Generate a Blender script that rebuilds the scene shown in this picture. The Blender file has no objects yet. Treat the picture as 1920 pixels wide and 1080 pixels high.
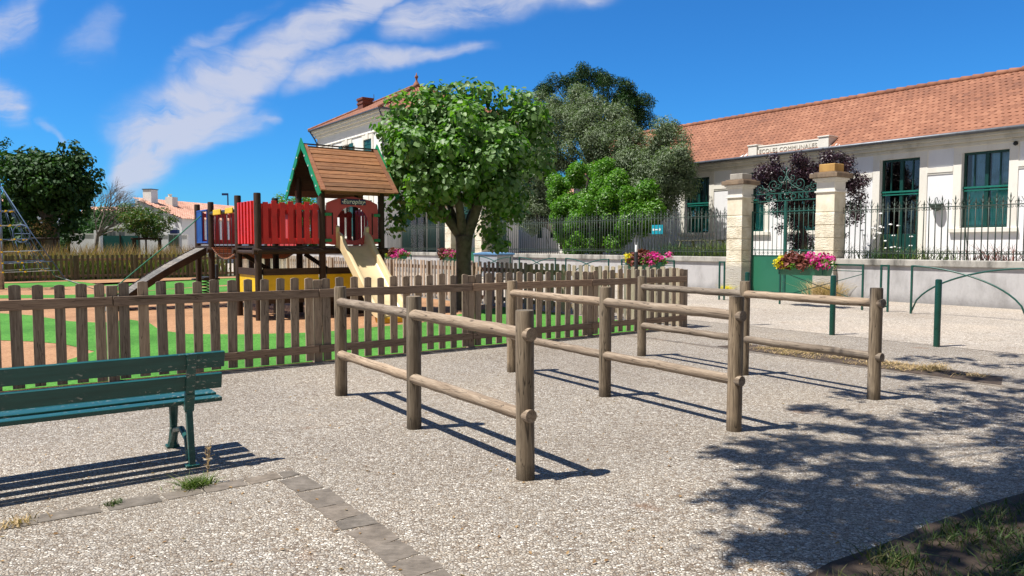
import bpy, math, random
import numpy as np
from mathutils import Vector, Matrix
R = math.radians
random.seed(7); rng = np.random.default_rng(11)
S = bpy.context.scene; COL = S.collection

# ------------------------------------------------------------------ camera
HC, F, PITCH = 1.55, 1390.0, math.atan(80/1390)
cd = bpy.data.cameras.new('camera'); cam = bpy.data.objects.new('camera', cd); COL.objects.link(cam)
cd.sensor_width = 36; cd.lens = F/1920*36; cd.clip_start = 0.05; cd.clip_end = 3000
cam.location = (0, 0, HC); cam.rotation_euler = (R(90)-PITCH, 0, 0); S.camera = cam
# ------------------------------------------------------------------ light
SUNV = Vector((-.53, -.155, 1.11)).normalized()      # towards the sun
sl = bpy.data.lights.new('sun', 'SUN'); sl.energy = 4.9; sl.angle = R(.55); sl.color = (1, .955, .88)
so = bpy.data.objects.new('sun', sl); COL.objects.link(so)
so.rotation_euler = SUNV.to_track_quat('Z', 'Y').to_euler(); so.location = (-20, -5, 40)
S.view_settings.view_transform = 'Standard'; S.view_settings.look = 'None'
S.view_settings.exposure = 0.70; S.view_settings.gamma = 1.0
W = bpy.data.worlds.new('World'); S.world = W; W.use_nodes = True

class NT:
    """small node helper"""
    def __init__(s, tree): s.t = tree; s.n = tree.nodes; s.l = tree.links
    def new(s, typ, **kw):
        nd = s.n.new(typ)
        for k, v in kw.items():
            if k in ('op', 'operation'): nd.operation = v
            elif hasattr(nd, k): setattr(nd, k, v)
        return nd
    def put(s, sock, v):
        if v is None: return
        if isinstance(v, bpy.types.NodeSocket): s.l.new(v, sock)
        else:
            if sock.type == 'RGBA' and not isinstance(v, (int, float)) and len(v) == 3: v = (*v, 1)
            sock.default_value = v
    def math(s, op, a, b=None, c=None, clamp=False):
        nd = s.n.new('ShaderNodeMath'); nd.operation = op; nd.use_clamp = clamp
        s.put(nd.inputs[0], a); s.put(nd.inputs[1], b); s.put(nd.inputs[2], c); return nd.outputs[0]
    def vmath(s, op, a, b=None):
        nd = s.n.new('ShaderNodeVectorMath'); nd.operation = op
        s.put(nd.inputs[0], a); s.put(nd.inputs[1], b); return nd.outputs[0]
    def noise(s, vec, scale, detail=4, rough=.55, dist=0):
        nd = s.n.new('ShaderNodeTexNoise'); s.put(nd.inputs['Vector'], vec)
        nd.inputs['Scale'].default_value = scale; nd.inputs['Detail'].default_value = detail
        nd.inputs['Roughness'].default_value = rough; nd.inputs['Distortion'].default_value = dist
        return nd.outputs[0]
    def voro(s, vec, scale, feature='F1', rand=1.0):
        nd = s.n.new('ShaderNodeTexVoronoi'); nd.feature = feature; s.put(nd.inputs['Vector'], vec)
        nd.inputs['Scale'].default_value = scale; nd.inputs['Randomness'].default_value = rand; return nd
    def ramp(s, fac, stops, interp='LINEAR'):
        nd = s.n.new('ShaderNodeValToRGB'); s.put(nd.inputs[0], fac); cr = nd.color_ramp; cr.interpolation = interp
        while len(cr.elements) < len(stops): cr.elements.new(.5)
        for e, (p, c) in zip(cr.elements, stops):
            e.position = p; e.color = (*c, 1) if not isinstance(c, (int, float)) else (c, c, c, 1)
        return nd.outputs[0]
    def mix(s, fac, a, b, mode='MIX'):
        nd = s.n.new('ShaderNodeMix'); nd.data_type = 'RGBA'; nd.blend_type = mode
        s.put(nd.inputs[0], fac); s.put(nd.inputs[6], a); s.put(nd.inputs[7], b); return nd.outputs[2]
    def smooth(s, v, a, b):
        nd = s.n.new('ShaderNodeMapRange'); nd.interpolation_type = 'SMOOTHSTEP'
        s.put(nd.inputs[0], v); nd.inputs[1].default_value = a; nd.inputs[2].default_value = b; return nd.outputs[0]
    def mapping(s, vec, scale=(1, 1, 1), loc=(0, 0, 0), rot=(0, 0, 0)):
        nd = s.n.new('ShaderNodeMapping'); s.put(nd.inputs[0], vec)
        nd.inputs['Scale'].default_value = scale; nd.inputs['Location'].default_value = loc
        nd.inputs['Rotation'].default_value = rot; return nd.outputs[0]

def build_world():
    t = NT(W.node_tree); t.n.clear()
    out = t.new('ShaderNodeOutputWorld'); bg = t.new('ShaderNodeBackground')
    sky = t.new('ShaderNodeTexSky'); sky.sky_type = 'NISHITA'; sky.sun_disc = False
    sky.sun_elevation = math.asin(SUNV.z); sky.sun_rotation = math.atan2(SUNV.x, SUNV.y)
    sky.altitude = 0; sky.air_density = 1.0; sky.dust_density = .15; sky.ozone_density = 2.5
    hs = t.new('ShaderNodeHueSaturation'); t.put(hs.inputs['Color'], sky.outputs[0])
    hs.inputs['Saturation'].default_value = 1.0; hs.inputs['Value'].default_value = 1.0
    skyc = t.mix(1, hs.outputs[0], (.235, .825, 1.45), 'MULTIPLY')
    elv = t.smooth(t.new('ShaderNodeTexCoord').outputs['Generated'], 0, 1) if False else None
    # high cirrus, laid out by world direction (a layer far above everything)
    geo = t.new('ShaderNodeTexCoord'); sep = t.new('ShaderNodeSeparateXYZ'); t.l.new(geo.outputs['Generated'], sep.inputs[0])
    y = t.math('MAXIMUM', sep.outputs[1], .02)
    gx = t.math('DIVIDE', sep.outputs[0], y); gz = t.math('DIVIDE', sep.outputs[2], y)
    cv = t.new('ShaderNodeCombineXYZ'); t.put(cv.inputs[0], gx); t.put(cv.inputs[1], gz)
    vec = cv.outputs[0]
    warp = t.new('ShaderNodeTexNoise'); t.put(warp.inputs['Vector'], vec); warp.inputs['Scale'].default_value = 5; warp.inputs['Detail'].default_value = 5
    wv = t.vmath('MULTIPLY', t.vmath('SUBTRACT', warp.outputs[1], (.5, .5, .5)), (.17, .12, 0))
    vw = t.vmath('ADD', vec, wv)
    def streak(x0, y0, x1, y1, w0, w1, amp, soft=1.0):
        """cloud band between two directions (photo pixels -> tangent coords), widths in pixels"""
        a = Vector(((x0-960)/F, (460-y0)/F)); b = Vector(((x1-960)/F, (460-y1)/F))
        d = b-a; L = d.length; ang = math.atan2(d.y, d.x)
        v = t.mapping(vw, loc=(-(a.x*math.cos(-ang)-a.y*math.sin(-ang)), -(a.x*math.sin(-ang)+a.y*math.cos(-ang)), 0), rot=(0, 0, -ang))
        sp = t.new('ShaderNodeSeparateXYZ'); t.put(sp.inputs[0], v)
        s_ = t.math('DIVIDE', sp.outputs[0], L)
        w = t.math('ADD', t.math('MULTIPLY', t.math('MINIMUM', t.math('MAXIMUM', s_, 0), 1), (w1-w0)/F), w0/F)
        q = t.math('DIVIDE', t.math('ABSOLUTE', sp.outputs[1]), w)
        m = t.math('SUBTRACT', 1, t.smooth(q, .1, 1.0))
        e = t.math('MULTIPLY', t.smooth(s_, -.12, .1), t.math('SUBTRACT', 1, t.smooth(s_, .9, 1.15)))
        return t.math('MULTIPLY', t.math('MULTIPLY', m, e), amp)
    bands = [streak(215, 300, 470, 150, 120, 95, 1.1), streak(430, 175, 760, -40, 74, 40, 1.15), streak(250, 290, 520, 225, 75, 35, .65),
             streak(540, 150, 900, 98, 46, 22, .8), streak(700, 62, 1120, -32, 58, 52, .9), streak(-60, 70, 110, 20, 70, 60, .75),
             streak(-80, 130, 70, 200, 85, 45, 1.0), streak(150, 120, 260, 40, 55, 36, .35), streak(300, 160, 520, 30, 30, 18, .5), streak(420, 215, 540, 225, 22, 14, .6), streak(90, 205, 110, 250, 16, 10, .45),
             streak(330, 130, 420, 125, 26, 20, .5)]
    cov = bands[0]
    for b in bands[1:]: cov = t.math('MAXIMUM', cov, b)
    ang = R(31)
    fib = t.noise(t.mapping(vw, scale=(2.2, 10, 1), rot=(0, 0, -ang)), 2.0, 8, .62, .6)
    fib2 = t.noise(vw, 4.0, 7, .6)
    tex = t.math('ADD', t.math('MULTIPLY', fib, .75), t.math('MULTIPLY', fib2, .6))
    den = t.math('MULTIPLY', cov, t.smooth(tex, .36, .95))
    den = t.math('MULTIPLY', t.smooth(den, .0, .70), .88, clamp=True)
    front = t.smooth(sep.outputs[1], .05, .2)
    den = t.math('MULTIPLY', den, front)
    mx = t.mix(den, skyc, (6.1, 6.4, 7.7))
    # thin unseen cloud layer added behind and beside the viewer, for neutral fill light
    fill_veil = t.math('MULTIPLY', t.math('SUBTRACT', 1, t.smooth(sep.outputs[1], -.35, .12)), t.math('ADD', .55, t.math('MULTIPLY', t.noise(geo.outputs['Generated'], 3, 5), .5)), clamp=True)
    mx = t.mix(fill_veil, mx, (2.9, 2.45, 1.95))
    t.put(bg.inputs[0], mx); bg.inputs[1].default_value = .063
    t.l.new(bg.outputs[0], out.inputs[0])
build_world()

# ------------------------------------------------------------------ frames
TH = R(36); CA, SA = math.cos(TH), math.sin(TH)
def w2(A, B): return (CA*A-SA*B, SA*A+CA*B)          # site frame (A along the picket fence, B along the school wall)
def ab(x, y): return (CA*x+SA*y, -SA*x+CA*y)
def G(px, py):                                        # photo pixel of a ground point -> world x, y
    u, v = (px-960)/F, (540-py)/F
    dy = math.cos(PITCH)+v*math.sin(PITCH); dz = -math.sin(PITCH)+v*math.cos(PITCH)
    t = -HC/dz; return (u*t, dy*t)
def GA(px, py): return ab(*G(px, py))

# ------------------------------------------------------------------ mesh helper
class M:
    def __init__(s): s.v = []; s.f = []
    def add(s, vs, fs):
        o = len(s.v); s.v += [tuple(p) for p in vs]; s.f += [tuple(i+o for i in f) for f in fs]; return s
    def box(s, x0, x1, y0, y1, z0, z1):
        if x0 > x1: x0, x1 = x1, x0
        if y0 > y1: y0, y1 = y1, y0
        if z0 > z1: z0, z1 = z1, z0
        return s.add([(x0,y0,z0),(x1,y0,z0),(x1,y1,z0),(x0,y1,z0),(x0,y0,z1),(x1,y0,z1),(x1,y1,z1),(x0,y1,z1)],
                     [(0,3,2,1),(4,5,6,7),(0,1,5,4),(1,2,6,5),(2,3,7,6),(3,0,4,7)])
    def obox(s, c, ax, ay, az, hx, hy, hz):
        c, ax, ay, az = map(Vector, (c, ax, ay, az))
        vs = [c+ax*hx*i+ay*hy*j+az*hz*k for k in (-1, 1) for i, j in ((-1,-1),(1,-1),(1,1),(-1,1))]
        return s.add(vs, [(0,3,2,1),(4,5,6,7),(0,1,5,4),(1,2,6,5),(2,3,7,6),(3,0,4,7)])
    def beam(s, p0, p1, w, h, up=(0,0,1)):
        p0, p1, up = Vector(p0), Vector(p1), Vector(up); d = (p1-p0); L = d.length; d.normalize()
        sd = d.cross(up)
        if sd.length < 1e-4: sd = d.cross(Vector((1, 0, 0)))
        sd.normalize(); u2 = sd.cross(d)
        return s.obox((p0+p1)/2, d, sd, u2, L/2, w/2, h/2)
    def tube(s, pts, r, n=8, caps=True, wob=0.0, close=False):
        pts = [Vector(p) for p in pts]; k = len(pts)
        rr = r if isinstance(r, (list, tuple)) else [r]*k
        ref = None; vs = []; fs = []
        for i, p in enumerate(pts):
            if close: d = pts[(i+1) % k]-pts[i-1]
            else: d = pts[min(i+1, k-1)]-pts[max(i-1, 0)]
            d.normalize()
            if ref is None:
                ref = Vector((0, 0, 1)) if abs(d.z) < .9 else Vector((1, 0, 0))
            a = (ref-d*ref.dot(d)).normalized(); b = d.cross(a); ref = a
            for j in range(n):
                t = 2*math.pi*j/n; q = rr[i]*(1+wob*(random.random()-.5))
                vs.append(p+a*math.cos(t)*q+b*math.sin(t)*q)
        m = k if close else k-1
        for i in range(m):
            for j in range(n):
                a0 = i*n+j; a1 = i*n+(j+1) % n; b0 = ((i+1) % k)*n+j; b1 = ((i+1) % k)*n+(j+1) % n
                fs.append((a0, a1, b1, b0))
        if caps and not close:
            fs.append(tuple(range(n-1, -1, -1))); fs.append(tuple((k-1)*n+j for j in range(n)))
        return s.add(vs, fs)
    def prism(s, poly, z0, z1):
        n = len(poly)
        return s.add([(x, y, z0) for x, y in poly]+[(x, y, z1) for x, y in poly],
                     [tuple(range(n-1, -1, -1)), tuple(range(n, 2*n))]+[(i, (i+1) % n, n+(i+1) % n, n+i) for i in range(n)])
    def prism_xz(s, poly, y0, y1):
        n = len(poly)
        return s.add([(x, y0, z) for x, z in poly]+[(x, y1, z) for x, z in poly],
                     [tuple(range(n)), tuple(range(2*n-1, n-1, -1))]+[(i, n+i, n+(i+1) % n, (i+1) % n) for i in range(n)])
    def prism_yz(s, poly, x0, x1):
        n = len(poly)
        return s.add([(x0, y, z) for y, z in poly]+[(x1, y, z) for y, z in poly],
                     [tuple(range(n-1, -1, -1)), tuple(range(n, 2*n))]+[(i, (i+1) % n, n+(i+1) % n, n+i) for i in range(n)])
    def quad(s, a, b, c, d): return s.add([a, b, c, d], [(0, 1, 2, 3)])
    def lathe(s, prof, n=16, c=(0, 0)):
        vs = []; fs = []; k = len(prof)
        for r, z in prof:
            for j in range(n):
                t = 2*math.pi*j/n; vs.append((c[0]+r*math.cos(t), c[1]+r*math.sin(t), z))
        for i in range(k-1):
            for j in range(n): fs.append((i*n+j, i*n+(j+1) % n, (i+1)*n+(j+1) % n, (i+1)*n+j))
        fs.append(tuple(range(n-1, -1, -1))); fs.append(tuple((k-1)*n+j for j in range(n)))
        return s.add(vs, fs)
    def mesh(s, name, mat, smooth=False):
        me = bpy.data.meshes.new(name); me.from_pydata(s.v, [], s.f); me.update()
        if mat: me.materials.append(mat)
        if smooth: me.polygons.foreach_set('use_smooth', [True]*len(me.polygons))
        return me
def link(name, me, parent=None, loc=(0,0,0), rz=0):
    o = bpy.data.objects.new(name, me); COL.objects.link(o); o.location = loc; o.rotation_euler = (0, 0, rz)
    if parent: o.parent = parent
    return o
def obj(name, m, mat, parent=None, loc=(0,0,0), rz=0, smooth=False, bevel=0, auto=False):
    me = m.mesh(name, mat, smooth or auto) if isinstance(m, M) else m
    o = link(name, me, parent, loc, rz)
    if auto:
        try: me.set_sharp_from_angle(angle=R(40))
        except Exception: pass
    if bevel:
        b = o.modifiers.new('bevel', 'BEVEL'); b.width = bevel; b.segments = 2; b.limit_method = 'ANGLE'; b.angle_limit = R(40)
    return o
def tag(o, label, cat, group=None, kind=None):
    if label: o['label'] = label
    if cat: o['category'] = cat
    if group: o['group'] = group
    if kind: o['kind'] = kind
    return o
def thing(name, label, cat, A=0, B=0, z=0, rz=None, group=None, xy=None):
    o = bpy.data.objects.new(name, None); COL.objects.link(o)
    x, y = xy if xy else w2(A, B)
    o.location = (x, y, z); o.rotation_euler = (0, 0, TH if rz is None else rz); o.empty_display_size = .2
    return tag(o, label, cat, group)
def struct(name, m, mat, kind='structure', **kw):
    o = obj(name, m, mat, **kw); o['kind'] = kind; return o
def copy_tree(o, parent=None):
    c = o.copy(); COL.objects.link(c); c.parent = parent
    for ch in o.children: copy_tree(ch, c)
    return c
def text_mesh(txt, size, depth, mat, name, shear=0, width=1.0, bevel=0):
    cu = bpy.data.curves.new(name, 'FONT'); cu.body = txt; cu.size = size; cu.extrude = depth; cu.align_x = 'CENTER'; cu.align_y = 'CENTER'
    cu.shear = shear; cu.offset = bevel; cu.space_character = width
    ob = bpy.data.objects.new(name, cu); COL.objects.link(ob)
    dg = bpy.context.evaluated_depsgraph_get(); me = bpy.data.meshes.new_from_object(ob.evaluated_get(dg))
    bpy.data.objects.remove(ob); me.materials.clear(); me.materials.append(mat); return me

# ------------------------------------------------------------------ materials
def mat_new(name):
    m = bpy.data.materials.new(name); m.use_nodes = True; t = NT(m.node_tree); b = t.n['Principled BSDF']; return m, t, b
def coords(t, kind='Object'):
    return t.new('ShaderNodeTexCoord').outputs[kind]
def worldpos(t): return t.new('ShaderNodeNewGeometry').outputs['Position']
def bump(t, b, h, strength=.3, dist=.01):
    nd = t.new('ShaderNodeBump'); t.put(nd.inputs['Height'], h); nd.inputs['Strength'].default_value = strength
    nd.inputs['Distance'].default_value = dist; t.l.new(nd.outputs[0], b.inputs['Normal'])
def basic(name, c, rough=.6, var=.15, scale=6, c2=None, metallic=0, bmp=0, spec=.5, fine=40, coat=0):
    m, t, b = mat_new(name); co = worldpos(t)
    n = t.noise(co, scale, 6, .6)
    c2 = c2 or tuple(max(0, x*(1-var*2)) for x in c)
    hi = tuple(min(1, x*(1+var*.6)) for x in c)
    t.put(b.inputs['Base Color'], t.ramp(n, [(.32, c2), (.5, c), (.72, hi)]))
    t.put(b.inputs['Roughness'], t.math('ADD', t.math('MULTIPLY', t.noise(co, scale*4, 3), .25), rough-.12))
    b.inputs['Metallic'].default_value = metallic; b.inputs['Specular IOR Level'].default_value = spec
    b.inputs['Coat Weight'].default_value = coat
    if bmp: bump(t, b, t.noise(co, fine, 5, .65), bmp, .01)
    return m
def wood(name, dark, mid, light, axis='z', fine=1.0, base_dark=False, rough=.8):
    m, t, b = mat_new(name); co = coords(t); rnd = t.math('FRACT', t.math('ADD', t.new('ShaderNodeObjectInfo').outputs['Random'], t.new('ShaderNodeNewGeometry').outputs['Random Per Island']))
    off = t.new('ShaderNodeCombineXYZ'); r9 = t.math('MULTIPLY', rnd, 37.0)
    for i in range(3): t.put(off.inputs[i], r9)
    sc = {'z': (1, 1, .06), 'x': (.06, 1, 1), 'y': (1, .06, 1)}[axis]
    v = t.vmath('ADD', t.vmath('MULTIPLY', co, sc), off.outputs[0])
    g1 = t.noise(v, 38*fine, 5, .6, .8); g2 = t.noise(v, 160*fine, 3, .6); g3 = t.noise(t.vmath('ADD', co, off.outputs[0]), 3.5, 3)
    h = t.math('ADD', t.math('MULTIPLY', g1, .6), t.math('MULTIPLY', g2, .4))
    cr = t.ramp(h, [(.30, dark), (.47, mid), (.66, light)])
    cr = t.mix(t.math('MULTIPLY', t.smooth(g3, .35, .7), .35), cr, tuple(x*1.25 for x in mid))
    tint = t.mix(rnd, (.66, .68, .70), (1.22, 1.14, 1.04))
    cr = t.mix(1, cr, tint, 'MULTIPLY')
    # drying cracks
    ck = t.noise(v, 14*fine, 2, .5, 1.5); line = t.math('SUBTRACT', 1, t.smooth(t.math('ABSOLUTE', t.math('SUBTRACT', ck, .5)), .0, .012))
    cr = t.mix(t.math('MULTIPLY', line, .75), cr, tuple(x*.25 for x in dark))
    kn = t.voro(t.vmath('ADD', t.vmath('MULTIPLY', co, {'z': (1,1,.45), 'x': (.45,1,1), 'y': (1,.45,1)}[axis]), off.outputs[0]), 5.5*fine); kd = t.math('SUBTRACT', 1, t.smooth(kn.outputs[0], .03, .085))
    cr = t.mix(t.math('MULTIPLY', kd, .7), cr, tuple(x*.45 for x in dark))
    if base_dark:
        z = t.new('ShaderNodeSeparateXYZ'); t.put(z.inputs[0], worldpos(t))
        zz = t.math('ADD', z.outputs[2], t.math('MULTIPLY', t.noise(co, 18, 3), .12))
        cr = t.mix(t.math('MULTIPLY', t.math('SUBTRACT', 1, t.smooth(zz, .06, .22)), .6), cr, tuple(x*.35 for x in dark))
    t.put(b.inputs['Base Color'], cr); b.inputs['Roughness'].default_value = rough; b.inputs['Specular IOR Level'].default_value = .25
    hh = t.math('SUBTRACT', h, t.math('MULTIPLY', line, .6))
    bump(t, b, hh, .55, .006); return m
def leaf_mat(name, cols, trans=.35, rough=.5, spec=.4, back=None):
    m, t, b = mat_new(name)
    g = t.new('ShaderNodeNewGeometry'); rnd = g.outputs['Random Per Island']
    n = t.noise(g.outputs['Position'], .9, 3)
    f = t.math('ADD', t.math('MULTIPLY', rnd, .65), t.math('MULTIPLY', n, .45))
    c = t.ramp(f, [(i/(len(cols)-1)*.8+.1, x) for i, x in enumerate(cols)])
    if back: c = t.mix(t.math('MULTIPLY', g.outputs['Backfacing'], .7), c, back)
    t.put(b.inputs['Base Color'], c); b.inputs['Roughness'].default_value = rough; b.inputs['Specular IOR Level'].default_value = spec
    tr = t.new('ShaderNodeBsdfTranslucent')
    t.put(tr.inputs[0], t.mix(1, c, (1.3, 1.7, .55), 'MULTIPLY'))
    mx = t.new('ShaderNodeMixShader'); mx.inputs[0].default_value = trans
    t.l.new(b.outputs[0], mx.inputs[1]); t.l.new(tr.outputs[0], mx.inputs[2])
    t.l.new(mx.outputs[0], t.n['Material Output'].inputs[0]); return m
def pebble_mat(name, scale, stops, gap=(.05,.045,.04), tint=None, gapw=.10, road=False):
    m, t, b = mat_new(name); p = worldpos(t)
    wv = t.vmath('ADD', p, t.vmath('MULTIPLY', t.vmath('SUBTRACT', t.new('ShaderNodeTexNoise').outputs[1], (.5,.5,.5)), (0, 0, 0)))
    warp = t.new('ShaderNodeTexNoise'); t.put(warp.inputs['Vector'], p); warp.inputs['Scale'].default_value = scale*.7; warp.inputs['Detail'].default_value = 1
    wv = t.vmath('ADD', t.vmath('MULTIPLY', p, (1, 1, 0)), t.vmath('MULTIPLY', t.vmath('SUBTRACT', warp.outputs[1], (.5,.5,.5)), (.6/scale, .6/scale, 0)))
    wv = t.vmath('MULTIPLY', wv, (1.0, 1.35, 1))
    vr = t.voro(wv, scale); ve = t.voro(wv, scale, 'DISTANCE_TO_EDGE')
    cc = t.new('ShaderNodeSeparateColor'); t.put(cc.inputs[0], vr.outputs['Color'])
    col = t.ramp(cc.outputs[0], stops)
    edge = t.smooth(ve.outputs[0], .02, gapw)
    big = t.noise(p, .55, 5, .6); mid = t.noise(p, 3.2, 4, .6)
    col = t.mix(edge, gap, col)
    col = t.mix(t.math('MULTIPLY', t.smooth(big, .35, .72), .34), col, tint or (.30, .26, .21))
    col = t.mix(t.math('MULTIPLY', t.smooth(mid, .52, .8), .22), col, (.16, .14, .12))
    wear = t.noise(t.vmath('ADD', p, (3.7, 9.1, 0)), .33, 4, .55)
    col = t.mix(1, col, t.ramp(wear, [(.3, (.86,.84,.82)), (.5, (1.0,1.0,1.0)), (.7, (1.16,1.13,1.08))]), 'MULTIPLY')
    st = t.noise(t.vmath('ADD', p, (7.3, 2.1, 0)), 1.15, 3, .5)
    col = t.mix(t.math('MULTIPLY', t.smooth(st, .69, .76), .5), col, (.22, .11, .055))
    t.put(b.inputs['Base Color'], col); b.inputs['Roughness'].default_value = .72; b.inputs['Specular IOR Level'].default_value = .3
    hh = t.math('ADD', t.math('MULTIPLY', t.smooth(ve.outputs[0], 0, .28), 1.0), t.math('MULTIPLY', cc.outputs[1], .55))
    bump(t, b, hh, .85, .35/scale); return m

MAT = {}
MAT['pebble'] = pebble_mat('exposed_aggregate', 56, [(0,(.17,.125,.09)),(.18,(.31,.25,.19)),(.42,(.46,.40,.325)),(.62,(.41,.375,.33)),(.8,(.58,.525,.45)),(1,(.75,.705,.63))], gap=(.08,.063,.048))
MAT['road'] = pebble_mat('pale_street', 34, [(0,(.30,.25,.19)),(.3,(.50,.43,.35)),(.6,(.60,.54,.46)),(1,(.80,.74,.66))], gap=(.22,.18,.14), tint=(.50,.42,.34))
def stone_strip():
    m, t, b = mat_new('slate_setts'); p = worldpos(t)
    n = t.noise(p, 9, 6, .65); n2 = t.noise(t.mapping(p, rot=(0, 0, -TH), scale=(1, 4, 1)), 12, 5, .7)
    c = t.ramp(t.math('ADD', t.math('MULTIPLY', n, .6), t.math('MULTIPLY', n2, .4)), [(.3, (.06,.05,.04)), (.5, (.15,.13,.108)), (.7, (.25,.22,.19))])
    rnd = t.new('ShaderNodeNewGeometry').outputs['Random Per Island']
    c = t.mix(1, c, t.ramp(rnd, [(0,(.85,.84,.82)),(.5,(1.05,1.0,.95)),(1,(1.25,1.15,1.02))]), 'MULTIPLY')
    t.put(b.inputs['Base Color'], c); b.inputs['Roughness'].default_value = .8; bump(t, b, n2, .6, .01); return m
MAT['setts'] = stone_strip()
def rubber(name, c1, c2, sc=90):
    m, t, b = mat_new(name); p = worldpos(t); vr = t.voro(p, sc); cc = t.new('ShaderNodeSeparateColor'); t.put(cc.inputs[0], vr.outputs['Color'])
    n = t.noise(p, .7, 5); c = t.mix(cc.outputs[0], c1, c2); c = t.mix(t.math('MULTIPLY', t.smooth(n, .4, .7), .45), c, tuple(x*.6 for x in c1)); c = t.mix(t.math('MULTIPLY', t.smooth(t.noise(p, 5, 6, .7), .5, .75), .3), c, tuple(min(1, x*1.25+.03) for x in c2))
    t.put(b.inputs['Base Color'], c); b.inputs['Roughness'].default_value = .9; b.inputs['Specular IOR Level'].default_value = .15; bump(t, b, vr.outputs[0], .4, .01); return m
MAT['tan'] = rubber('tan_rubber', (.26,.135,.068), (.46,.265,.145), 60); MAT['turf'] = rubber('green_turf', (.035,.145,.02), (.11,.30,.05), 60)
MAT['picket'] = wood('weathered_picket', (.12,.09,.066), (.28,.22,.168), (.46,.38,.30))
MAT['picketB'] = wood('grey_weathered_picket', (.17,.14,.115), (.36,.30,.24), (.52,.45,.37))
MAT['picketC'] = wood('old_mossy_picket', (.045,.05,.035), (.11,.11,.075), (.20,.19,.135))
MAT['railx'] = wood('weathered_rail', (.11,.075,.052), (.26,.185,.135), (.42,.32,.24), axis='x')
MAT['raily'] = wood('weathered_rail_side', (.10,.085,.07), (.22,.18,.145), (.34,.28,.23), axis='y')
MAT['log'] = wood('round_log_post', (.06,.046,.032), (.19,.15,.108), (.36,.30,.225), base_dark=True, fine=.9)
MAT['logy'] = wood('round_log_rail', (.085,.06,.042), (.235,.185,.14), (.41,.345,.275), axis='y', fine=.9)
MAT['stain'] = wood('dark_stained_wood', (.018,.011,.008), (.042,.026,.018), (.075,.048,.034), rough=.6)
MAT['stainx'] = wood('dark_stained_beam', (.018,.011,.008), (.042,.026,.018), (.075,.048,.034), axis='x', rough=.6)
MAT['roofwood'] = wood('varnished_roof_boards', (.13,.055,.026), (.29,.14,.068), (.42,.23,.12), axis='x', rough=.55, fine=.8)
MAT['redwood'] = wood('reddish_planks', (.16,.06,.03), (.30,.13,.07), (.42,.22,.13), axis='x', rough=.7)
MAT['greyplank'] = wood('grey_ramp_planks', (.08,.075,.068), (.17,.16,.145), (.27,.255,.23), axis='y')
MAT['red'] = basic('red_panel', (.68,.025,.022), .42, .12, 3, bmp=.03); MAT['redfade'] = basic('faded_red_panel', (.52,.07,.075), .5, .15, 3, bmp=.03)
MAT['yellow'] = basic('yellow_panel', (.80,.52,.01), .45, .1, 3); MAT['blue'] = basic('blue_panel', (.008,.06,.30), .4, .1, 4)
MAT['navy'] = basic('navy_sign', (.012,.022,.10), .35, .05, 3); MAT['green'] = basic('green_board', (.012,.24,.085), .4, .1, 4)
MAT['slide'] = basic('cream_slide', (.72,.57,.34), .35, .08, 3, coat=.3); MAT['slideyellow'] = basic('yellow_foot', (.75,.42,.02), .45)
MAT['white'] = basic('white_paint', (.78,.78,.76), .5, .06, 5); MAT['black'] = basic('black_rubber', (.012,.012,.013), .7)
MAT['rope_b'] = basic('blue_rope', (.07,.13,.25), .8, .3, 30); MAT['rope_w'] = basic('pale_rope', (.22,.24,.24), .8, .3, 30); MAT['rope_g'] = basic('green_rope', (.02,.17,.10), .8, .2, 30)
MAT['galv'] = basic('galvanised_steel', (.30,.31,.33), .45, .15, 10, metallic=.7); MAT['chain'] = basic('chain', (.10,.10,.10), .4, .2, 20, metallic=.9)
def bench_paint():
    m, t, b = mat_new('chipped_green_paint'); co = coords(t)
    n = t.noise(t.mapping(co, scale=(.5, 1, 1)), 55, 6, .7); n2 = t.noise(t.mapping(co, scale=(.25, 1, 1)), 7, 3)
    chip = t.math('MULTIPLY', t.smooth(n, .575, .62), t.smooth(n2, .46, .58))
    c = t.ramp(t.noise(t.mapping(co, scale=(.08, 1, 1)), 30, 4), [(.3, (.007,.055,.050)), (.7, (.014,.095,.085))])
    c = t.mix(chip, c, (.36,.36,.32))
    t.put(b.inputs['Base Color'], c); b.inputs['Roughness'].default_value = .33; bump(t, b, t.math('ADD', n2, t.math('MULTIPLY', chip, -.4)), .15, .004); return m
MAT['bench'] = bench_paint()
MAT['iron_g'] = basic('dark_green_steel', (.008,.068,.052), .35, .12, 8); MAT['bollard'] = basic('bollard_green', (.006,.05,.035), .3, .1, 6)
MAT['iron'] = basic('aged_green_ironwork', (.035,.055,.042), .6, .35, 9, c2=(.03,.028,.022)); MAT['irongate'] = basic('gate_green_ironwork', (.012,.082,.062), .5, .2, 9)
MAT['gatepanel'] = basic('gate_sheet_green', (.022,.145,.085), .4, .06, 2)
def render_wall(name, base, stain, amt=.5, low=None):
    m, t, b = mat_new(name); p = worldpos(t); sp = t.new('ShaderNodeSeparateXYZ'); t.put(sp.inputs[0], p)
    n = t.noise(t.mapping(p, scale=(1, 1, .35)), 2.2, 8, .65); n2 = t.noise(p, 14, 5, .7)
    c = t.mix(t.math('MULTIPLY', t.smooth(n, .42, .75), amt), base, stain)
    c = t.mix(t.math('MULTIPLY', t.smooth(n2, .55, .8), amt*.5), c, tuple(x*.6 for x in stain))
    if low is not None:
        k = t.math('ADD', sp.outputs[2], t.math('MULTIPLY', n2, .35))
        c = t.mix(t.math('MULTIPLY', t.math('SUBTRACT', 1, t.smooth(k, low, low+.35)), .55), c, tuple(x*.55 for x in stain))
    t.put(b.inputs['Base Color'], c); b.inputs['Roughness'].default_value = .9; b.inputs['Specular IOR Level'].default_value = .2; bump(t, b, n2, .25, .01); return m
MAT['lowwall'] = render_wall('grey_rendered_wall', (.46,.45,.45), (.27,.26,.255), .8, low=.15)
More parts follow.
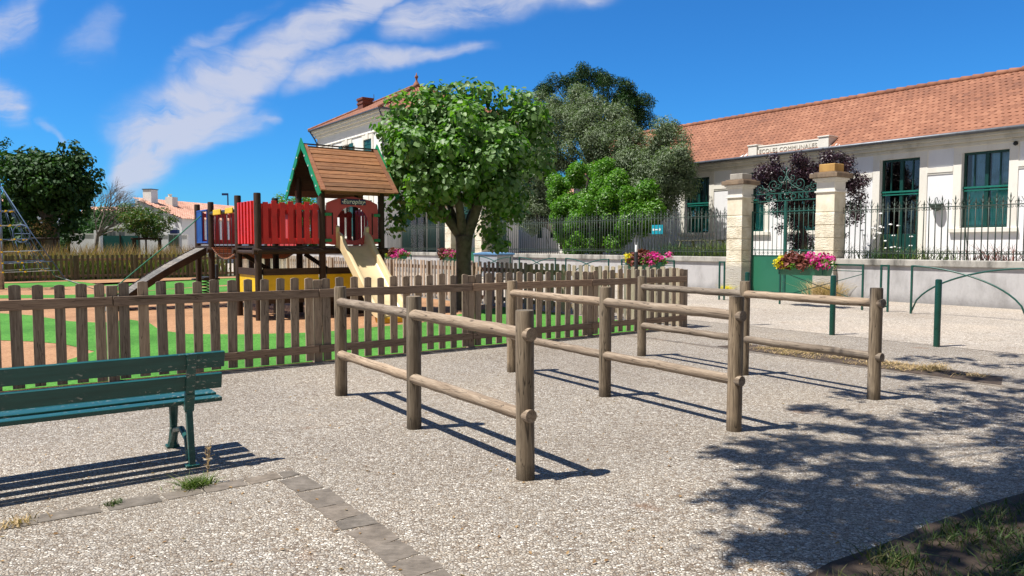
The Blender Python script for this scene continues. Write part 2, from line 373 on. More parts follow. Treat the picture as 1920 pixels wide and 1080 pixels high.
MAT['coping'] = render_wall('mossy_coping', (.42,.40,.36), (.10,.095,.085), 1.0)
MAT['plaster'] = render_wall('white_plaster', (.78,.78,.79), (.60,.60,.62), .3); MAT['plaster2'] = render_wall('white_house_plaster', (.80,.79,.76), (.6,.58,.53), .35)
MAT['trim'] = render_wall('limestone_trim', (.76,.73,.66), (.54,.50,.43), .5); MAT['cornice'] = render_wall('cornice_stone', (.62,.59,.52), (.36,.34,.29), .6)
def pillar_mat():
    m, t, b = mat_new('rusticated_limestone'); p = worldpos(t); sp = t.new('ShaderNodeSeparateXYZ'); t.put(sp.inputs[0], p); z = sp.outputs[2]
    ru = t.noise(t.mapping(p, scale=(1, 1, 3.2)), 9, 5, .65, .6); n = t.noise(p, 2.5, 6, .6)
    c = t.ramp(n, [(.3, (.58,.50,.36)), (.5, (.74,.67,.52)), (.7, (.82,.77,.65))])
    c = t.mix(t.math('MULTIPLY', t.smooth(t.math('SUBTRACT', 1, z), -.05, .25), .8), c, t.mix(t.noise(p, 22, 6, .8), (.20,.19,.17), (.55,.53,.50)))
    t.put(b.inputs['Base Color'], c); b.inputs['Roughness'].default_value = .9
    rough = t.math('MULTIPLY', t.smooth(t.math('SUBTRACT', 2.55, z), 0, .1), ru)
    bump(t, b, rough, .8, .06); return m
MAT['pillar'] = pillar_mat()
MAT['cap'] = render_wall('weathered_cap_stone', (.26,.19,.13), (.075,.06,.05), .9); MAT['capblock'] = render_wall('grey_cap_block', (.40,.37,.32), (.12,.11,.10), .9)
MAT['ochre'] = render_wall('ochre_lichen_block', (.48,.29,.10), (.20,.11,.05), .8)
def tile_mat(name, stops):
    m, t, b = mat_new(name); g = t.new('ShaderNodeNewGeometry')
    f = t.math('ADD', t.math('MULTIPLY', g.outputs['Random Per Island'], .30), t.math('MULTIPLY', t.noise(g.outputs['Position'], .45, 5, .6), .7))
    c = t.ramp(f, stops); n = t.noise(g.outputs['Position'], 9, 5, .7)
    c = t.mix(t.math('MULTIPLY', t.smooth(n, .55, .75), .35), c, (.22,.17,.13))
    t.put(b.inputs['Base Color'], c); b.inputs['Roughness'].default_value = .85; bump(t, b, n, .2, .01); return m
MAT['tile'] = tile_mat('terracotta_tiles', [(.15,(.13,.052,.03)),(.4,(.215,.086,.046)),(.6,(.265,.11,.06)),(.85,(.36,.17,.098))])
MAT['tile_old'] = tile_mat('pale_canal_tiles', [(.15,(.34,.16,.11)),(.5,(.52,.28,.20)),(.85,(.66,.42,.32))])
MAT['brick'] = basic('old_brick', (.17,.062,.043), .85, .3, 12, bmp=.3); MAT['gutter'] = basic('zinc_gutter', (.11,.12,.14), .45, .15, 4, metallic=.4)
MAT['shutter'] = basic('green_shutter', (.008,.075,.062), .45, .08, 5); MAT['frame'] = basic('dark_green_window_frame', (.006,.05,.042), .35, .1, 6)
MAT['frame_l'] = basic('green_transom', (.012,.15,.115), .4, .1, 6)
def glass():
    m, t, b = mat_new('window_glass'); lw = t.new('ShaderNodeFresnel'); lw.inputs[0].default_value = 1.5
    g = t.new('ShaderNodeBsdfGlossy'); g.inputs['Roughness'].default_value = .02; tr = t.new('ShaderNodeBsdfTransparent'); tr.inputs[0].default_value = (.93,.96,.96,1)
    mx = t.new('ShaderNodeMixShader'); t.put(mx.inputs[0], t.math('ADD', t.math('MULTIPLY', lw.outputs[0], 1.6), .02, clamp=True)); t.l.new(tr.outputs[0], mx.inputs[1]); t.l.new(g.outputs[0], mx.inputs[2])
    t.l.new(mx.outputs[0], t.n['Material Output'].inputs[0]); return m
MAT['glass'] = glass()
MAT['curtain'] = basic('teal_curtain', (.10,.78,.74), .8, .15, 3); MAT['curtainb'] = basic('blue_grey_curtain', (.30,.60,.85), .8, .15, 3); MAT['dark'] = basic('dark_interior', (.012,.012,.013), .9)
MAT['bark'] = basic('linden_bark', (.13,.11,.085), .9, .4, 7, c2=(.06,.05,.04), bmp=.8, fine=24); MAT['bark_d'] = basic('dark_bark', (.055,.042,.032), .9, .35, 7, bmp=.8, fine=20)
MAT['bark_g'] = basic('grey_bark', (.20,.17,.15), .9, .3, 5, bmp=.6, fine=20)
MAT['linden'] = leaf_mat('linden_leaf', [(.022,.068,.012),(.052,.15,.020),(.12,.265,.034),(.26,.44,.07)], .24, .48, .32, back=(.15,.23,.10))
MAT['plane'] = leaf_mat('dark_elm_leaf', [(.014,.040,.012),(.03,.075,.02),(.055,.12,.032)], .15, .6, .2)
MAT['olive'] = leaf_mat('olive_leaf', [(.035,.060,.026),(.075,.115,.052),(.14,.19,.10),(.22,.27,.16)], .22, .5, .35, back=(.20,.25,.16))
MAT['bush'] = leaf_mat('bright_shrub_leaf', [(.03,.095,.010),(.065,.175,.014),(.11,.25,.022),(.17,.32,.035)], .35, .4, .4)
MAT['pine'] = leaf_mat('pine_needles', [(.010,.035,.010),(.022,.065,.016),(.045,.11,.025)], .1, .5, .3)
MAT['plum'] = leaf_mat('purple_plum_leaf', [(.020,.010,.016),(.040,.016,.028),(.075,.035,.05)], .18, .35, .5)
MAT['hedge'] = leaf_mat('hedge_leaf', [(.018,.055,.015),(.04,.105,.025),(.075,.16,.045)], .25, .5, .4)
MAT['maple'] = leaf_mat('young_maple_leaf', [(.022,.065,.010),(.045,.12,.018),(.10,.15,.03),(.16,.10,.04)], .3, .45, .4)
MAT['drygrass'] = leaf_mat('dry_reed', [(.19,.10,.045),(.30,.18,.085),(.42,.28,.15)], .25, .7, .2); MAT['greenreed'] = leaf_mat('green_reed', [(.05,.09,.02),(.11,.17,.045),(.22,.24,.09)], .3, .5, .3)
MAT['grass'] = leaf_mat('lawn_blade', [(.022,.045,.012),(.045,.09,.02),(.08,.12,.035),(.17,.14,.07)], .2, .5, .3)
MAT['straw'] = leaf_mat('straw', [(.30,.20,.10),(.45,.32,.17),(.60,.46,.27)], .15, .8, .1)
MAT['soil'] = basic('dark_soil', (.062,.042,.029), .95, .35, 8, bmp=.6, fine=50); MAT['field'] = basic('dry_field', (.10,.11,.045), .95, .4, 1.5, bmp=.5)
MAT['magenta'] = leaf_mat('magenta_petal', [(.28,.005,.10),(.50,.012,.20),(.62,.03,.30),(.75,.22,.45)], .25, .5, .2); MAT['yellowp'] = leaf_mat('yellow_petal', [(.35,.30,.02),(.72,.58,.02),(.85,.72,.05)], .2, .5, .2)
MAT['coleus'] = leaf_mat('coleus_leaf', [(.07,.018,.018),(.16,.045,.035),(.28,.10,.075)], .2, .5, .3); MAT['twig'] = basic('brown_twig', (.15,.09,.055), .9, .2, 10)
MAT['terrace'] = basic('school_yard', (.28,.25,.21), .95, .2, 2, bmp=.3); MAT['conc'] = basic('concrete_edge', (.24,.22,.19), .9, .15, 4, bmp=.2)
MAT['bluebin'] = basic('blue_lid', (.11,.24,.42), .5, .1, 4); MAT['greybin'] = basic('grey_bin', (.30,.32,.35), .6, .1, 4); MAT['cyan'] = basic('cyan_sign', (.01,.32,.42), .4, .05, 4)
MAT['letter'] = basic('carved_letter', (.40,.37,.31), .9, .1, 10)

# ------------------------------------------------------------------ ground
gm = M(); gm.quad((-700,-60,0),(700,-60,0),(700,1200,0),(-700,1200,0)); struct('ground', gm, MAT['pebble'])
def sheet(name, polyAB, z, mat, kind='structure', th=.0):
    m = M(); m.add([(*w2(a, b), z) for a, b in polyAB], [tuple(range(len(polyAB)))]); return struct(name, m, mat, kind=kind)
sheet('road', [(12.02,-25),(20.4,-25),(20.4,75),(12.02,75)], .004, MAT['road'])
sheet('playground_surface', [(-60,9.45),(10.72,9.45),(10.72,37.9),(-60,37.9)], .004, MAT['tan'])
sheet('field', [(-300,38.4),(11.2,38.4),(11.2,60),(11.2,400),(-300,400)], .004, MAT['field'])
def smoothpoly(pts, n=6):
    out = []; k = len(pts)
    for i in range(k):
        p0, p1, p2, p3 = (Vector(pts[(i+j-1) % k]) for j in range(4))
        for s in range(n):
            t = s/n; out.append(tuple(.5*((2*p1)+(-p0+p2)*t+(2*p0-5*p1+4*p2-p3)*t*t+(-p0+3*p1-3*p2+p3)*t**3)))
    return out
def turf(pxs, close_edge=None):
    pts = [GA(*p) for p in pxs]+(close_edge or [])
    return [(min(a, 10.7), min(max(b, 9.66), 37.8)) for a, b in pts]
def ground_patch(name, pts, z, mat): 
    m = M(); m.add([(*w2(a, b), z) for a, b in pts], [tuple(range(len(pts)))]); return struct(name, m, mat)
arc = [(-60,600),(0,588),(60,592),(130,603),(190,606),(245,600),(280,606),(300,620),(350,627),(450,628),(600,624),(640,620),(790,606),(850,592),(900,582),(960,575)]
near_edge = [(10.7,14.2),(10.7,9.46),(3,9.46),(-.2,9.46)]
back = [(178,660),(120,646),(60,641),(0,639),(-60,637)]
pts = [GA(*p) for p in arc]+near_edge+[GA(*p) for p in back]
ground_patch('turf', pts, .010, MAT['turf'])
far1 = smoothpoly([GA(*p) for p in [(-40,560),(100,559),(250,560),(340,553),(440,546),(500,540),(560,536),(450,536),(330,542),(250,548),(150,553),(0,554)]], 4)
ground_patch('turf_band', far1, .010, MAT['turf'])
far2 = smoothpoly([GA(*p) for p in [(235,548),(300,543),(400,536),(470,531),(540,527),(620,523),(560,519),(450,521),(330,526),(240,532),(120,538),(0,540),(-60,534),(60,531),(140,528),(200,537)]], 4)
ground_patch('turf_far', far2, .010, MAT['turf'])
for nm, (a0, a1, b0, b1) in {'playground_edge': (-30, 10.72, 9.30, 9.355), 'playground_edge_side': (10.72, 10.84, 9.42, 37.9), 'playground_edge_back': (-30, 10.72, 37.9, 38.05)}.items():
    m = M(); m.box(a0, a1, b0, b1, 0, .015); struct(nm, m, MAT['conc'], rz=TH)
# setts laid in the pavement
def setts(name, a0, a1, b0, b1, along):
    m = M(); p = a0 if along == 'a' else b0; end = a1 if along == 'a' else b1
    while p < end-.05:
        L = random.uniform(.16, .34); q = min(p+L, end); j = lambda: random.uniform(-.018, .018)
        g = .006
        if along == 'a': P = [(p+g+j(), b0+j()), (q-g+j(), b0+j()), (q-g+j(), b1+j()), (p+g+j(), b1+j())]
        else: P = [(a0+j(), p+g+j()), (a1+j(), p+g+j()), (a1+j(), q-g+j()), (a0+j(), q-g+j())]
        Q = []
        for e in range(4):
            (x0_, y0_), (x1_, y1_) = P[e], P[(e+1) % 4]
            for t_ in (0, .2, .4, .6, .8): Q.append((x0_+(x1_-x0_)*t_+random.uniform(-.007,.007), y0_+(y1_-y0_)*t_+random.uniform(-.007,.007)))
        m.prism(Q, .0, .0025+random.uniform(0, .002)); p = q
    return struct(name, m, MAT['setts'], rz=TH)
cA, cB = GA(545, 888)
setts('stone_strip', -6, cA+.04, cB-.07, cB+.07, 'a')
setts('stone_strip_side', cA-.11, cA+.08, -1.5, cB-.08, 'b')
setts('stone_strip_far', 9.05, 9.17, 1.5, 9.3, 'b')
# bed of straw by the barriers, earth corner with grass
sheet('soil_bed', [(9.17,3.4),(9.75,3.6),(9.85,5.2),(9.8,7.2),(9.17,7.3)], .006, MAT['soil'])
edge = [GA(*p) for p in [(1500,1085),(1560,1058),(1640,1030),(1700,1003),(1740,985),(1800,962),(1850,948),(1925,925)]]
edge = [(a, b+random.uniform(-.02, .02)) for a, b in edge]
sheet('soil', [(1.5, 1.2)]+[(edge[0][0]-.7, edge[0][1]-.15)]+edge+[(9, edge[-1][1]+.2), (9,-4), (1.5,-4)], .007, MAT['soil'])

# ------------------------------------------------------------------ leaves
def leaves_mesh(name, P, N, size, mat, ratio=.6, fold=.25, droop=None, shape=6):
    """P (n,3) positions, N (n,3) leaf normals, each leaf a small folded blade"""
    n = len(P); N = N/np.maximum(np.linalg.norm(N, axis=1, keepdims=True), 1e-6)
    rnd = rng.normal(size=(n, 3))
    if droop is not None: rnd = rnd*.6+np.array(droop)
    T = rnd-N*np.sum(rnd*N, axis=1, keepdims=True); T /= np.maximum(np.linalg.norm(T, axis=1, keepdims=True), 1e-6)
    Bn = np.cross(N, T); s = (size*(.65+.7*rng.random(n)))[:, None]; w = s*ratio*.5
    up = N*s*fold
    if shape == 4:
        V = np.stack([P, P+T*s*.5+Bn*w+up*.5, P+T*s, P+T*s*.5-Bn*w+up*.5], 1); faces = [[0, 1, 2], [0, 2, 3]]; k = 4
    elif shape == 3:
        V = np.stack([P-Bn*w, P+Bn*w, P+T*s], 1); faces = [[0, 1, 2]]; k = 3
    else:
        V = np.stack([P, P+T*s*.28+Bn*w+up*.5, P+T*s*.7+Bn*w*.8+up*.35, P+T*s-up*.25, P+T*s*.7-Bn*w*.8+up*.35, P+T*s*.28-Bn*w+up*.5], 1)
        faces = [[0, 1, 2, 3], [0, 3, 4, 5]]; k = 6
    V = V.reshape(-1, 3); Fa = (np.array(faces)[None]+(np.arange(n)*k)[:, None, None]).reshape(-1, len(faces[0]))
    me = bpy.data.meshes.new(name); nf, m = Fa.shape
    me.vertices.add(len(V)); me.vertices.foreach_set('co', V.astype(np.float32).ravel())
    me.loops.add(nf*m); me.loops.foreach_set('vertex_index', Fa.astype(np.int32).ravel())
    me.polygons.add(nf); me.polygons.foreach_set('loop_start', np.arange(0, nf*m, m, dtype=np.int32))
    try: me.polygons.foreach_set('loop_total', np.full(nf, m, dtype=np.int32))
    except Exception: pass
    me.update(calc_edges=True); me.validate(); me.materials.append(mat); return me
def rdir(n):
    v = rng.normal(size=(n, 3)); return v/np.linalg.norm(v, axis=1, keepdims=True)
def clump_points(C, Rr, counts, upbias=.35, shell=.5, flat=.8):
    """leaves spread in clumps: centres C (k,3), radii Rr (k), number per clump"""
    Ps = []; Ns = []
    for c, r, n in zip(C, Rr, counts):
        d = rdir(n); rad = r*(shell+(1-shell)*rng.random(n))[:, None]
        p = c+d*rad*np.array([1, 1, flat]); Ps.append(p); Ns.append(d+np.array([0, 0, upbias])+rng.normal(size=(n, 3))*.45)
    return np.concatenate(Ps), np.concatenate(Ns)
def crown_centres(c, rad, k, lo=.55, zmin=-1, noise=.12, top=1.0):
    out = []
    while len(out) < k:
        d = rdir(1)[0]
        if d[2] < zmin: continue
        rr = (lo+(1-lo)*rng.random()**.5)*(1+rng.normal()*noise)
        out.append(np.array(c)+d*np.array(rad)*rr)
    return np.array(out)
def limb(m, p0, p1, r0, r1, n=6, bend=.12, segs=5):
    p0, p1 = Vector(p0), Vector(p1); L = (p1-p0).length; pts = []; rs = []
    off = Vector((random.uniform(-1, 1), random.uniform(-1, 1), random.uniform(.2, 1)))*L*bend
    for i in range(segs+1):
        t = i/segs; pts.append(p0.lerp(p1, t)+off*math.sin(math.pi*t)*.6); rs.append(r0+(r1-r0)*t)
    m.tube(pts, rs, n, wob=.12); return pts
def tree(name, label, cat, xy, z0, trunk_h, trunk_r, ctr, rad, mat, bark, nclump, nleaf, lsize, csize=.45, fork=5, group=None, lean=(0,0), shape=4, ratio=.5, upbias=.35, droop=None, zmin=-.9, lo=.5, inner=.25, extra=None, noise=.12, flat=.8, shell=.45):
    o = thing(name, label, cat, xy=xy, z=z0, rz=0, group=group)
    C = crown_centres(ctr, rad, nclump, lo=lo, zmin=zmin, noise=noise)
    if extra is not None: C = np.concatenate([C, np.array(extra)])
    rr = csize*(.6+.8*rng.random(len(C))); cnt = np.maximum(8, (nleaf*(rr**2)/np.sum(rr**2))).astype(int)
    P, N = clump_points(C, rr, cnt, upbias, shell, flat)
    if inner:
        k = int(nleaf*inner); d = rdir(k)*(rng.random(k)**.4)[:, None]*.8; P = np.concatenate([P, np.array(ctr)+d*np.array(rad)]); N = np.concatenate([N, rdir(k)])
    obj('crown', leaves_mesh('crown', P, N, lsize, mat, ratio, droop=droop, shape=shape), None, o)
    m = M(); top = (lean[0], lean[1], trunk_h); tp = [(0,0,-.05),(0,0,.12),(lean[0]*.3, lean[1]*.3, trunk_h*.35),(lean[0]*.7, lean[1]*.7, trunk_h*.7), top]
    m.tube(tp, [trunk_r*1.45, trunk_r*1.12, trunk_r, trunk_r*.93, trunk_r*.9], 14, wob=.10)
    idx = rng.choice(len(C), min(len(C), fork*4), replace=False); hubs = []
    for i in range(fork):
        a = 2*math.pi*i/fork+random.random(); h = (top[0]+math.cos(a)*rad[0]*.35, top[1]+math.sin(a)*rad[1]*.35, trunk_h+(ctr[2]-trunk_h)*.7)
        limb(m, (top[0], top[1], top[2]-.1), h, trunk_r*.62, trunk_r*.3, 8); hubs.append(h)
    for j in idx:
        q = C[j]; h = min(hubs, key=lambda e: (Vector(e)-Vector(q)).length); limb(m, h, tuple(q), trunk_r*.26, trunk_r*.06, 5)
    obj('trunk', m, bark, o, smooth=True); return o
def shrub(name, label, cat, xy, z0, rad, h, mat, nleaf, lsize, nclump=30, csize=.35, group=None, kind=None, shape=4, ratio=.5, rz=0):
    """crown down to the ground with a few stems"""
    o = thing(name, label, cat, xy=xy, z=z0, rz=rz, group=group)
    C = crown_centres((0, 0, h*.5), (rad[0]*.8, rad[1]*.8, h*.45), nclump, lo=.5); C[:, 2] = np.maximum(C[:, 2], .15)
    rr = csize*(.6+.8*rng.random(len(C))); cnt = np.maximum(8, nleaf*rr**2/np.sum(rr**2)).astype(int)
    P, N = clump_points(C, rr, cnt); k = nleaf//4; d = rdir(k)*.75; P = np.concatenate([P, np.array((0, 0, h*.5))+d*np.array((rad[0], rad[1], h*.5))]); N = np.concatenate([N, rdir(k)])
    P[:, 2] = np.maximum(P[:, 2], .03)
    obj('foliage', leaves_mesh('foliage', P, N, lsize, mat, ratio, shape=shape), None, o)
    m = M()
    for i in range(5): limb(m, (random.uniform(-.1,.1), random.uniform(-.1,.1), -.02), tuple(C[i]), .03*h/1.5, .008, 5)
    obj('stem', m, MAT['bark_d'], o, smooth=True); return o
def blades(name, pts, hgt, wid, mat, lean=.35, seg=1):
    """upright blades (n,2 or 3) -> one mesh"""
    n = len(pts); P = np.array(pts, float)
    if P.shape[1] == 2: P = np.concatenate([P, np.zeros((n, 1))], 1)
    a = rng.random(n)*2*np.pi; h = hgt*(.5+.8*rng.random(n)); d = np.stack([np.cos(a), np.sin(a), np.zeros(n)], 1)
    ln = rng.normal(size=(n, 2))*lean; L = np.stack([ln[:, 0], ln[:, 1], np.ones(n)], 1); L2 = np.stack([ln[:, 0]*2.6, ln[:, 1]*2.6, np.ones(n)*1.55], 1)
    w = wid*(.6+.8*rng.random(n))
    V = np.stack([P-d*w[:, None]/2, P+d*w[:, None]/2, P+L*h[:, None]*.55+d*w[:, None]*.4, P+L*h[:, None]*.55-d*w[:, None]*.4, P+L2*h[:, None]*.62], 1).reshape(-1, 3)
    me = bpy.data.meshes.new(name); o = np.arange(n)*5
    faces = [(i, i+1, i+2, i+3) for i in o]+[(i+3, i+2, i+4) for i in o]
    me.from_pydata(V.tolist(), [], [tuple(int(x) for x in f) for f in faces]); me.update(); me.materials.append(mat); return me

# ------------------------------------------------------------------ picket fences
def picket_mesh(w, h, th, mat, arch=.013):
    m = M(); pts = [(-w/2, .03), (w/2, .03), (w/2, h-arch)]
    for i in range(1, 5): t = i/5; pts.append((w/2-w*t, h-arch+arch*math.sin(math.pi*t)))
    pts.append((-w/2, h-arch)); m.prism_xz(pts, 0, th); return m.mesh('picket', mat)
def picket_fence(label, A, B, length, nbay, mat, railmat, rot, z_extra=0, cap=100, skip=lambda i: False, pickets=12, bayw=2.405, flip=1):
    """run along local x; rails on local -y side (flip 1) """
    o = thing('picket_fence', label, 'fence', A, B, rz=rot)
    pm = [picket_mesh(.104, 1.125, .024, mat), picket_mesh(.101, 1.118, .024, mat), picket_mesh(.106, 1.13, .024, mat)]
    count = 0; rest = M()
    post = M(); post.box(-.055, .055, -.045, .045, 0, 1.095); post = post.mesh('post', mat)
    for b in range(nbay+1):
        x = b*bayw
        if x > length+.01: break
        p = link('post', post, o, (x, flip*.05, 0)); 
        if b < nbay:
            for z0, z1 in ((.865, .975), (.135, .235)):
                r = M(); r.box(.006, bayw-.006, -flip*.032, 0, z0, z1)
                if flip < 0: pass
                rr = obj('rail', r, railmat, o, (x, -flip*.004, 0), bevel=.004)
            for i in range(pickets):
                px = .118+(bayw-.236)*i/(pickets-1); yy = 0 if flip > 0 else -.024
                if count < cap:
                    q = link('picket', random.choice(pm), o, (x+px+random.uniform(-.004,.004), yy, random.uniform(-.008, .008)))
                    q.rotation_euler = (random.uniform(-.008,.008), random.gauss(0,.006), random.uniform(-.03,.03)); q.scale = (random.uniform(.93,1.06), 1, random.uniform(.99,1.01)); count += 1
                else:
                    h = 1.12+random.uniform(-.01,.01); xx = x+px; rest.prism_xz([(xx-.049,.03),(xx+.049,.03),(xx+.049,h-.02),(xx+.02,h),(xx-.02,h),(xx-.049,h-.02)], yy, yy+.024)
    if rest.v: r = obj('pickets', rest, mat, o); r['kind'] = 'stuff'
    return o
x597 = GA(597, 685.5); FB = GA(440, 697)[1]*.5+x597[1]*.5      # line of the near fence
FB = 9.38
picket_fence('brown weathered picket fence running behind the green bench and the log barriers', 3.66-2.405*3, FB, 2.405*6, 6, MAT['picket'], MAT['railx'], TH)
picket_fence('long picket fence along the street side of the playground, past the linden trunk', 10.86, FB+.06, 28.9, 12, MAT['picketB'], MAT['raily'] if False else MAT['railx'], TH+R(90), cap=100, flip=1)
picket_fence('old greenish picket fence at the far back of the playground below the dry reeds', 10.86-2.405*8, 38.1, 2.405*8, 8, MAT['picketC'], MAT['railx'], TH, flip=-1)

# ------------------------------------------------------------------ log barriers
def log_post_mesh(h, r):
    m = M(); n = 20; prof = [(r*1.01, 0), (r*1.0, .05), (r*.99, .4), (r*.985, .8), (r*.98, h-.012), (r*.93, h)]
    m.lathe(prof, n)
    for i, v in enumerate(m.v):
        a = math.atan2(v[1], v[0]); k = 1+.018*math.sin(3*a+v[2]*2)+.01*math.sin(7*a); m.v[i] = (v[0]*k, v[1]*k, v[2])
    return m
def log_rail(p0, p1, r):
    p0, p1 = Vector(p0), Vector(p1); pts = []; rs = []
    for i in range(13):
        t = i/12; pts.append(p0.lerp(p1, t)+Vector((random.uniform(-1,1)*.003, 0, random.uniform(-1,1)*.004))); rs.append(r*(1+random.uniform(-.03,.03)))
    m = M(); m.tube(pts, rs, 16, wob=.03); return m
rows = [([(640,741),(776,803),(985,897)], 'first log barrier, reaching closest to the viewer, its front post cracked from top to bottom'),
        ([(960,697),(1133,743),(1376,807)], 'middle log barrier, between the cracked front one and the one beside the straw bed'),
        ([(1203,667),(1390,703),(1638,748)], 'third log barrier, with its end post in the tree shade beside the straw bed')]
for pxs, lab in rows:
    P = [Vector((*G(*p), 0)) for p in pxs]; o = thing('log_barrier', lab, 'barrier', xy=(P[0].x, P[0].y), rz=0, group='log barriers standing in a row on the pavement')
    d = (P[2]-P[0]).normalized(); ang = math.atan2(d.y, d.x)-R(90)
    o.rotation_euler = (0, 0, ang)
    D = [0, (P[1]-P[0]).dot(d), (P[2]-P[0]).length]
    for i, s in enumerate(D):
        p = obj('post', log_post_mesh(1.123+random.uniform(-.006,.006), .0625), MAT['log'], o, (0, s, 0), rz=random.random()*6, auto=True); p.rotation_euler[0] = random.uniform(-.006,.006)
    for z in (.972, .432):
        for i in range(2):
            y0, y1 = (D[i]-.02, D[i+1]+.02) if i == 0 else (D[i]+.03, D[i+1]+.085)
            if i == 0: y0 = D[0]+.0; y1 = D[1]-.01
            obj('rail', log_rail((0.012, y0, z), (0.012, y1, z), .044), MAT['logy'], o, auto=True)

# ------------------------------------------------------------------ bench
bA, bB = GA(360, 875)
bn = thing('park_bench', 'dark green slatted park bench seen from behind, on the pebbled pavement', 'bench', bA, bB)
x0, x1 = -2.05, .235
for k, (y, z, w, h, tilt) in enumerate([(.10,.440,.105,.032,0),(.285,.446,.16,.032,0),(.465,.444,.16,.032,0)]):
    m = M(); m.box(x0, x1, -w/2, w/2, -h/2, h/2); q = obj('seat_slat', m, MAT['bench'], bn, (0, y+.03, z), bevel=.006); 
for k, (y, z, h, xr) in enumerate([(-.008,.592,.112,.215),(-.055,.750,.114,.225)]):
    m = M(); m.box(x0, xr, -.016, .016, -h/2, h/2); q = obj('backrest_slat', m, MAT['bench'], bn, (0, y+.02, z), bevel=.006); q.rotation_euler = (R(14), 0, 0)
for sx in (0, -1.62):
    m = M()
    # rear leg flowing up into the backrest support, front leg, seat bar, foot
    m.beam((sx, -.005, 0.0), (sx, .055, .40), .042, .050, up=(0,1,0)); m.beam((sx, .055, .39), (sx, .012, .52), .062, .045, up=(0,1,0)); m.beam((sx, .012, .515), (sx, -.075, .80), .060, .03, up=(0,1,0))
    m.beam((sx, -.09, .80), (sx, -.045, .80), .07, .012)
    pts = [(sx, .56, .41), (sx, .55, .30), (sx, .565, .18), (sx, .60, .06), (sx, .63, 0)]
    m.tube([Vector(p) for p in pts], [.040, .033, .028, .034, .045], 8)
    m.beam((sx, .03, .418), (sx, .56, .418), .045, .028)
    m.tube([(sx, .60, .05), (sx, .50, .16), (sx, .30, .21), (sx, .12, .17), (sx, .04, .04)], [.030, .024, .022, .024, .032], 8)
    m.box(sx-.045, sx+.045, -.04, .05, 0, .02); m.box(sx-.045, sx+.045, .59, .68, 0, .02)
    obj('leg', m, MAT['bench'], bn, bevel=.003)

# ------------------------------------------------------------------ bollards
bol = M(); bol.lathe([(.047, 0), (.047, 1.015), (.042, 1.028), (.030, 1.034)], 20); bolm = bol.mesh('bollard', MAT['bollard'], True); bolm.set_sharp_from_angle(angle=R(35))
for (px, py), lab in (((1400,610), 'green round bollard half hidden behind the middle of the log barriers'), ((1560,628), 'green round bollard in front of the flower trough barrier'), ((1756,650), 'green round bollard standing at the edge of the tree shade')):
    x, y = G(px, py); o = link('bollard', bolm, None, (x, y, 0)); tag(o, lab, 'bollard', 'green bollards along the street edge')
o = thing('marker_post', 'tall dark post with a white tip in front of the far flower trough', 'post', 14.5, 14.25)
m = M(); m.lathe([(.05,0),(.05,1.36),(.045,1.37)], 14); obj('post', m, MAT['black'], o, auto=True)
m = M(); m.lathe([(.035,1.37),(.035,1.54),(.02,1.56)], 12); obj('tip', m, MAT['white'], o, auto=True)

# ------------------------------------------------------------------ street barriers (local y runs along B)
AL = 17.15; GRPB = 'green steel barriers along the street in front of the school wall'
def arch_barrier(B0, B1, label):
    o = thing('arch_barrier', label, 'barrier', AL, B0, group=GRPB); L = B1-B0
    for y in (0, L): m = M(); m.box(-.02, .02, y-.02, y+.02, 0, 1.1); obj('post', m, MAT['iron_g'], o, bevel=.003)
    for y0, y1 in ((0, L), (L, 0)):
        pts = [(0, y0+(y1-y0)*math.sin(t), 1.085*math.cos(t)**1.0) for t in [i*math.pi/2/20 for i in range(21)]]
        pts = [(0.0 if y0 == 0 else .0, y0+(y1-y0)*(i/20), 1.085*math.sqrt(max(0, 1-(i/20)**1.75))) for i in range(21)]
        pts = [(p[0], p[1], max(p[2], .03)) for p in pts]
        m = M(); m.tube(pts, .019, 8); obj('arc_tube', m, MAT['iron_g'], o, smooth=True)
    return o
def narrow_hoop(B0, B1, label):
    o = tag(link('narrow_barrier', None), label, 'barrier', GRPB); o.location = (*w2(AL, B0), 0); o.rotation_euler = (0, 0, TH); L = B1-B0
    for y in (0, L): m = M(); m.box(-.02, .02, y-.02, y+.02, 0, 1.1); obj('post', m, MAT['iron_g'], o, bevel=.003)
    for z in (1.08, .13): m = M(); m.box(-.017, .017, .02, L-.02, z-.02, z+.019); obj('crossbar', m, MAT['iron_g'], o)
    return o
arch_barrier(5.93, 8.23, 'arched green barrier with two crossing curved tubes, nearest one beside the shaded pavement')
narrow_hoop(8.76, 8.93, 'narrow green hoop barrier between the flower trough and the nearest arched barrier')
narrow_hoop(13.40, 13.57, 'narrow green hoop barrier in front of the left gate pillar')
arch_barrier(18.12, 20.33, 'arched green barrier behind the picket fence, next to the far flower trough')
arch_barrier(20.92, 23.12, 'arched green barrier behind the picket fence, in front of the small bright shrub')
arch_barrier(23.72, 25.95, 'arched green barrier behind the picket fence beside the big linden trunk')
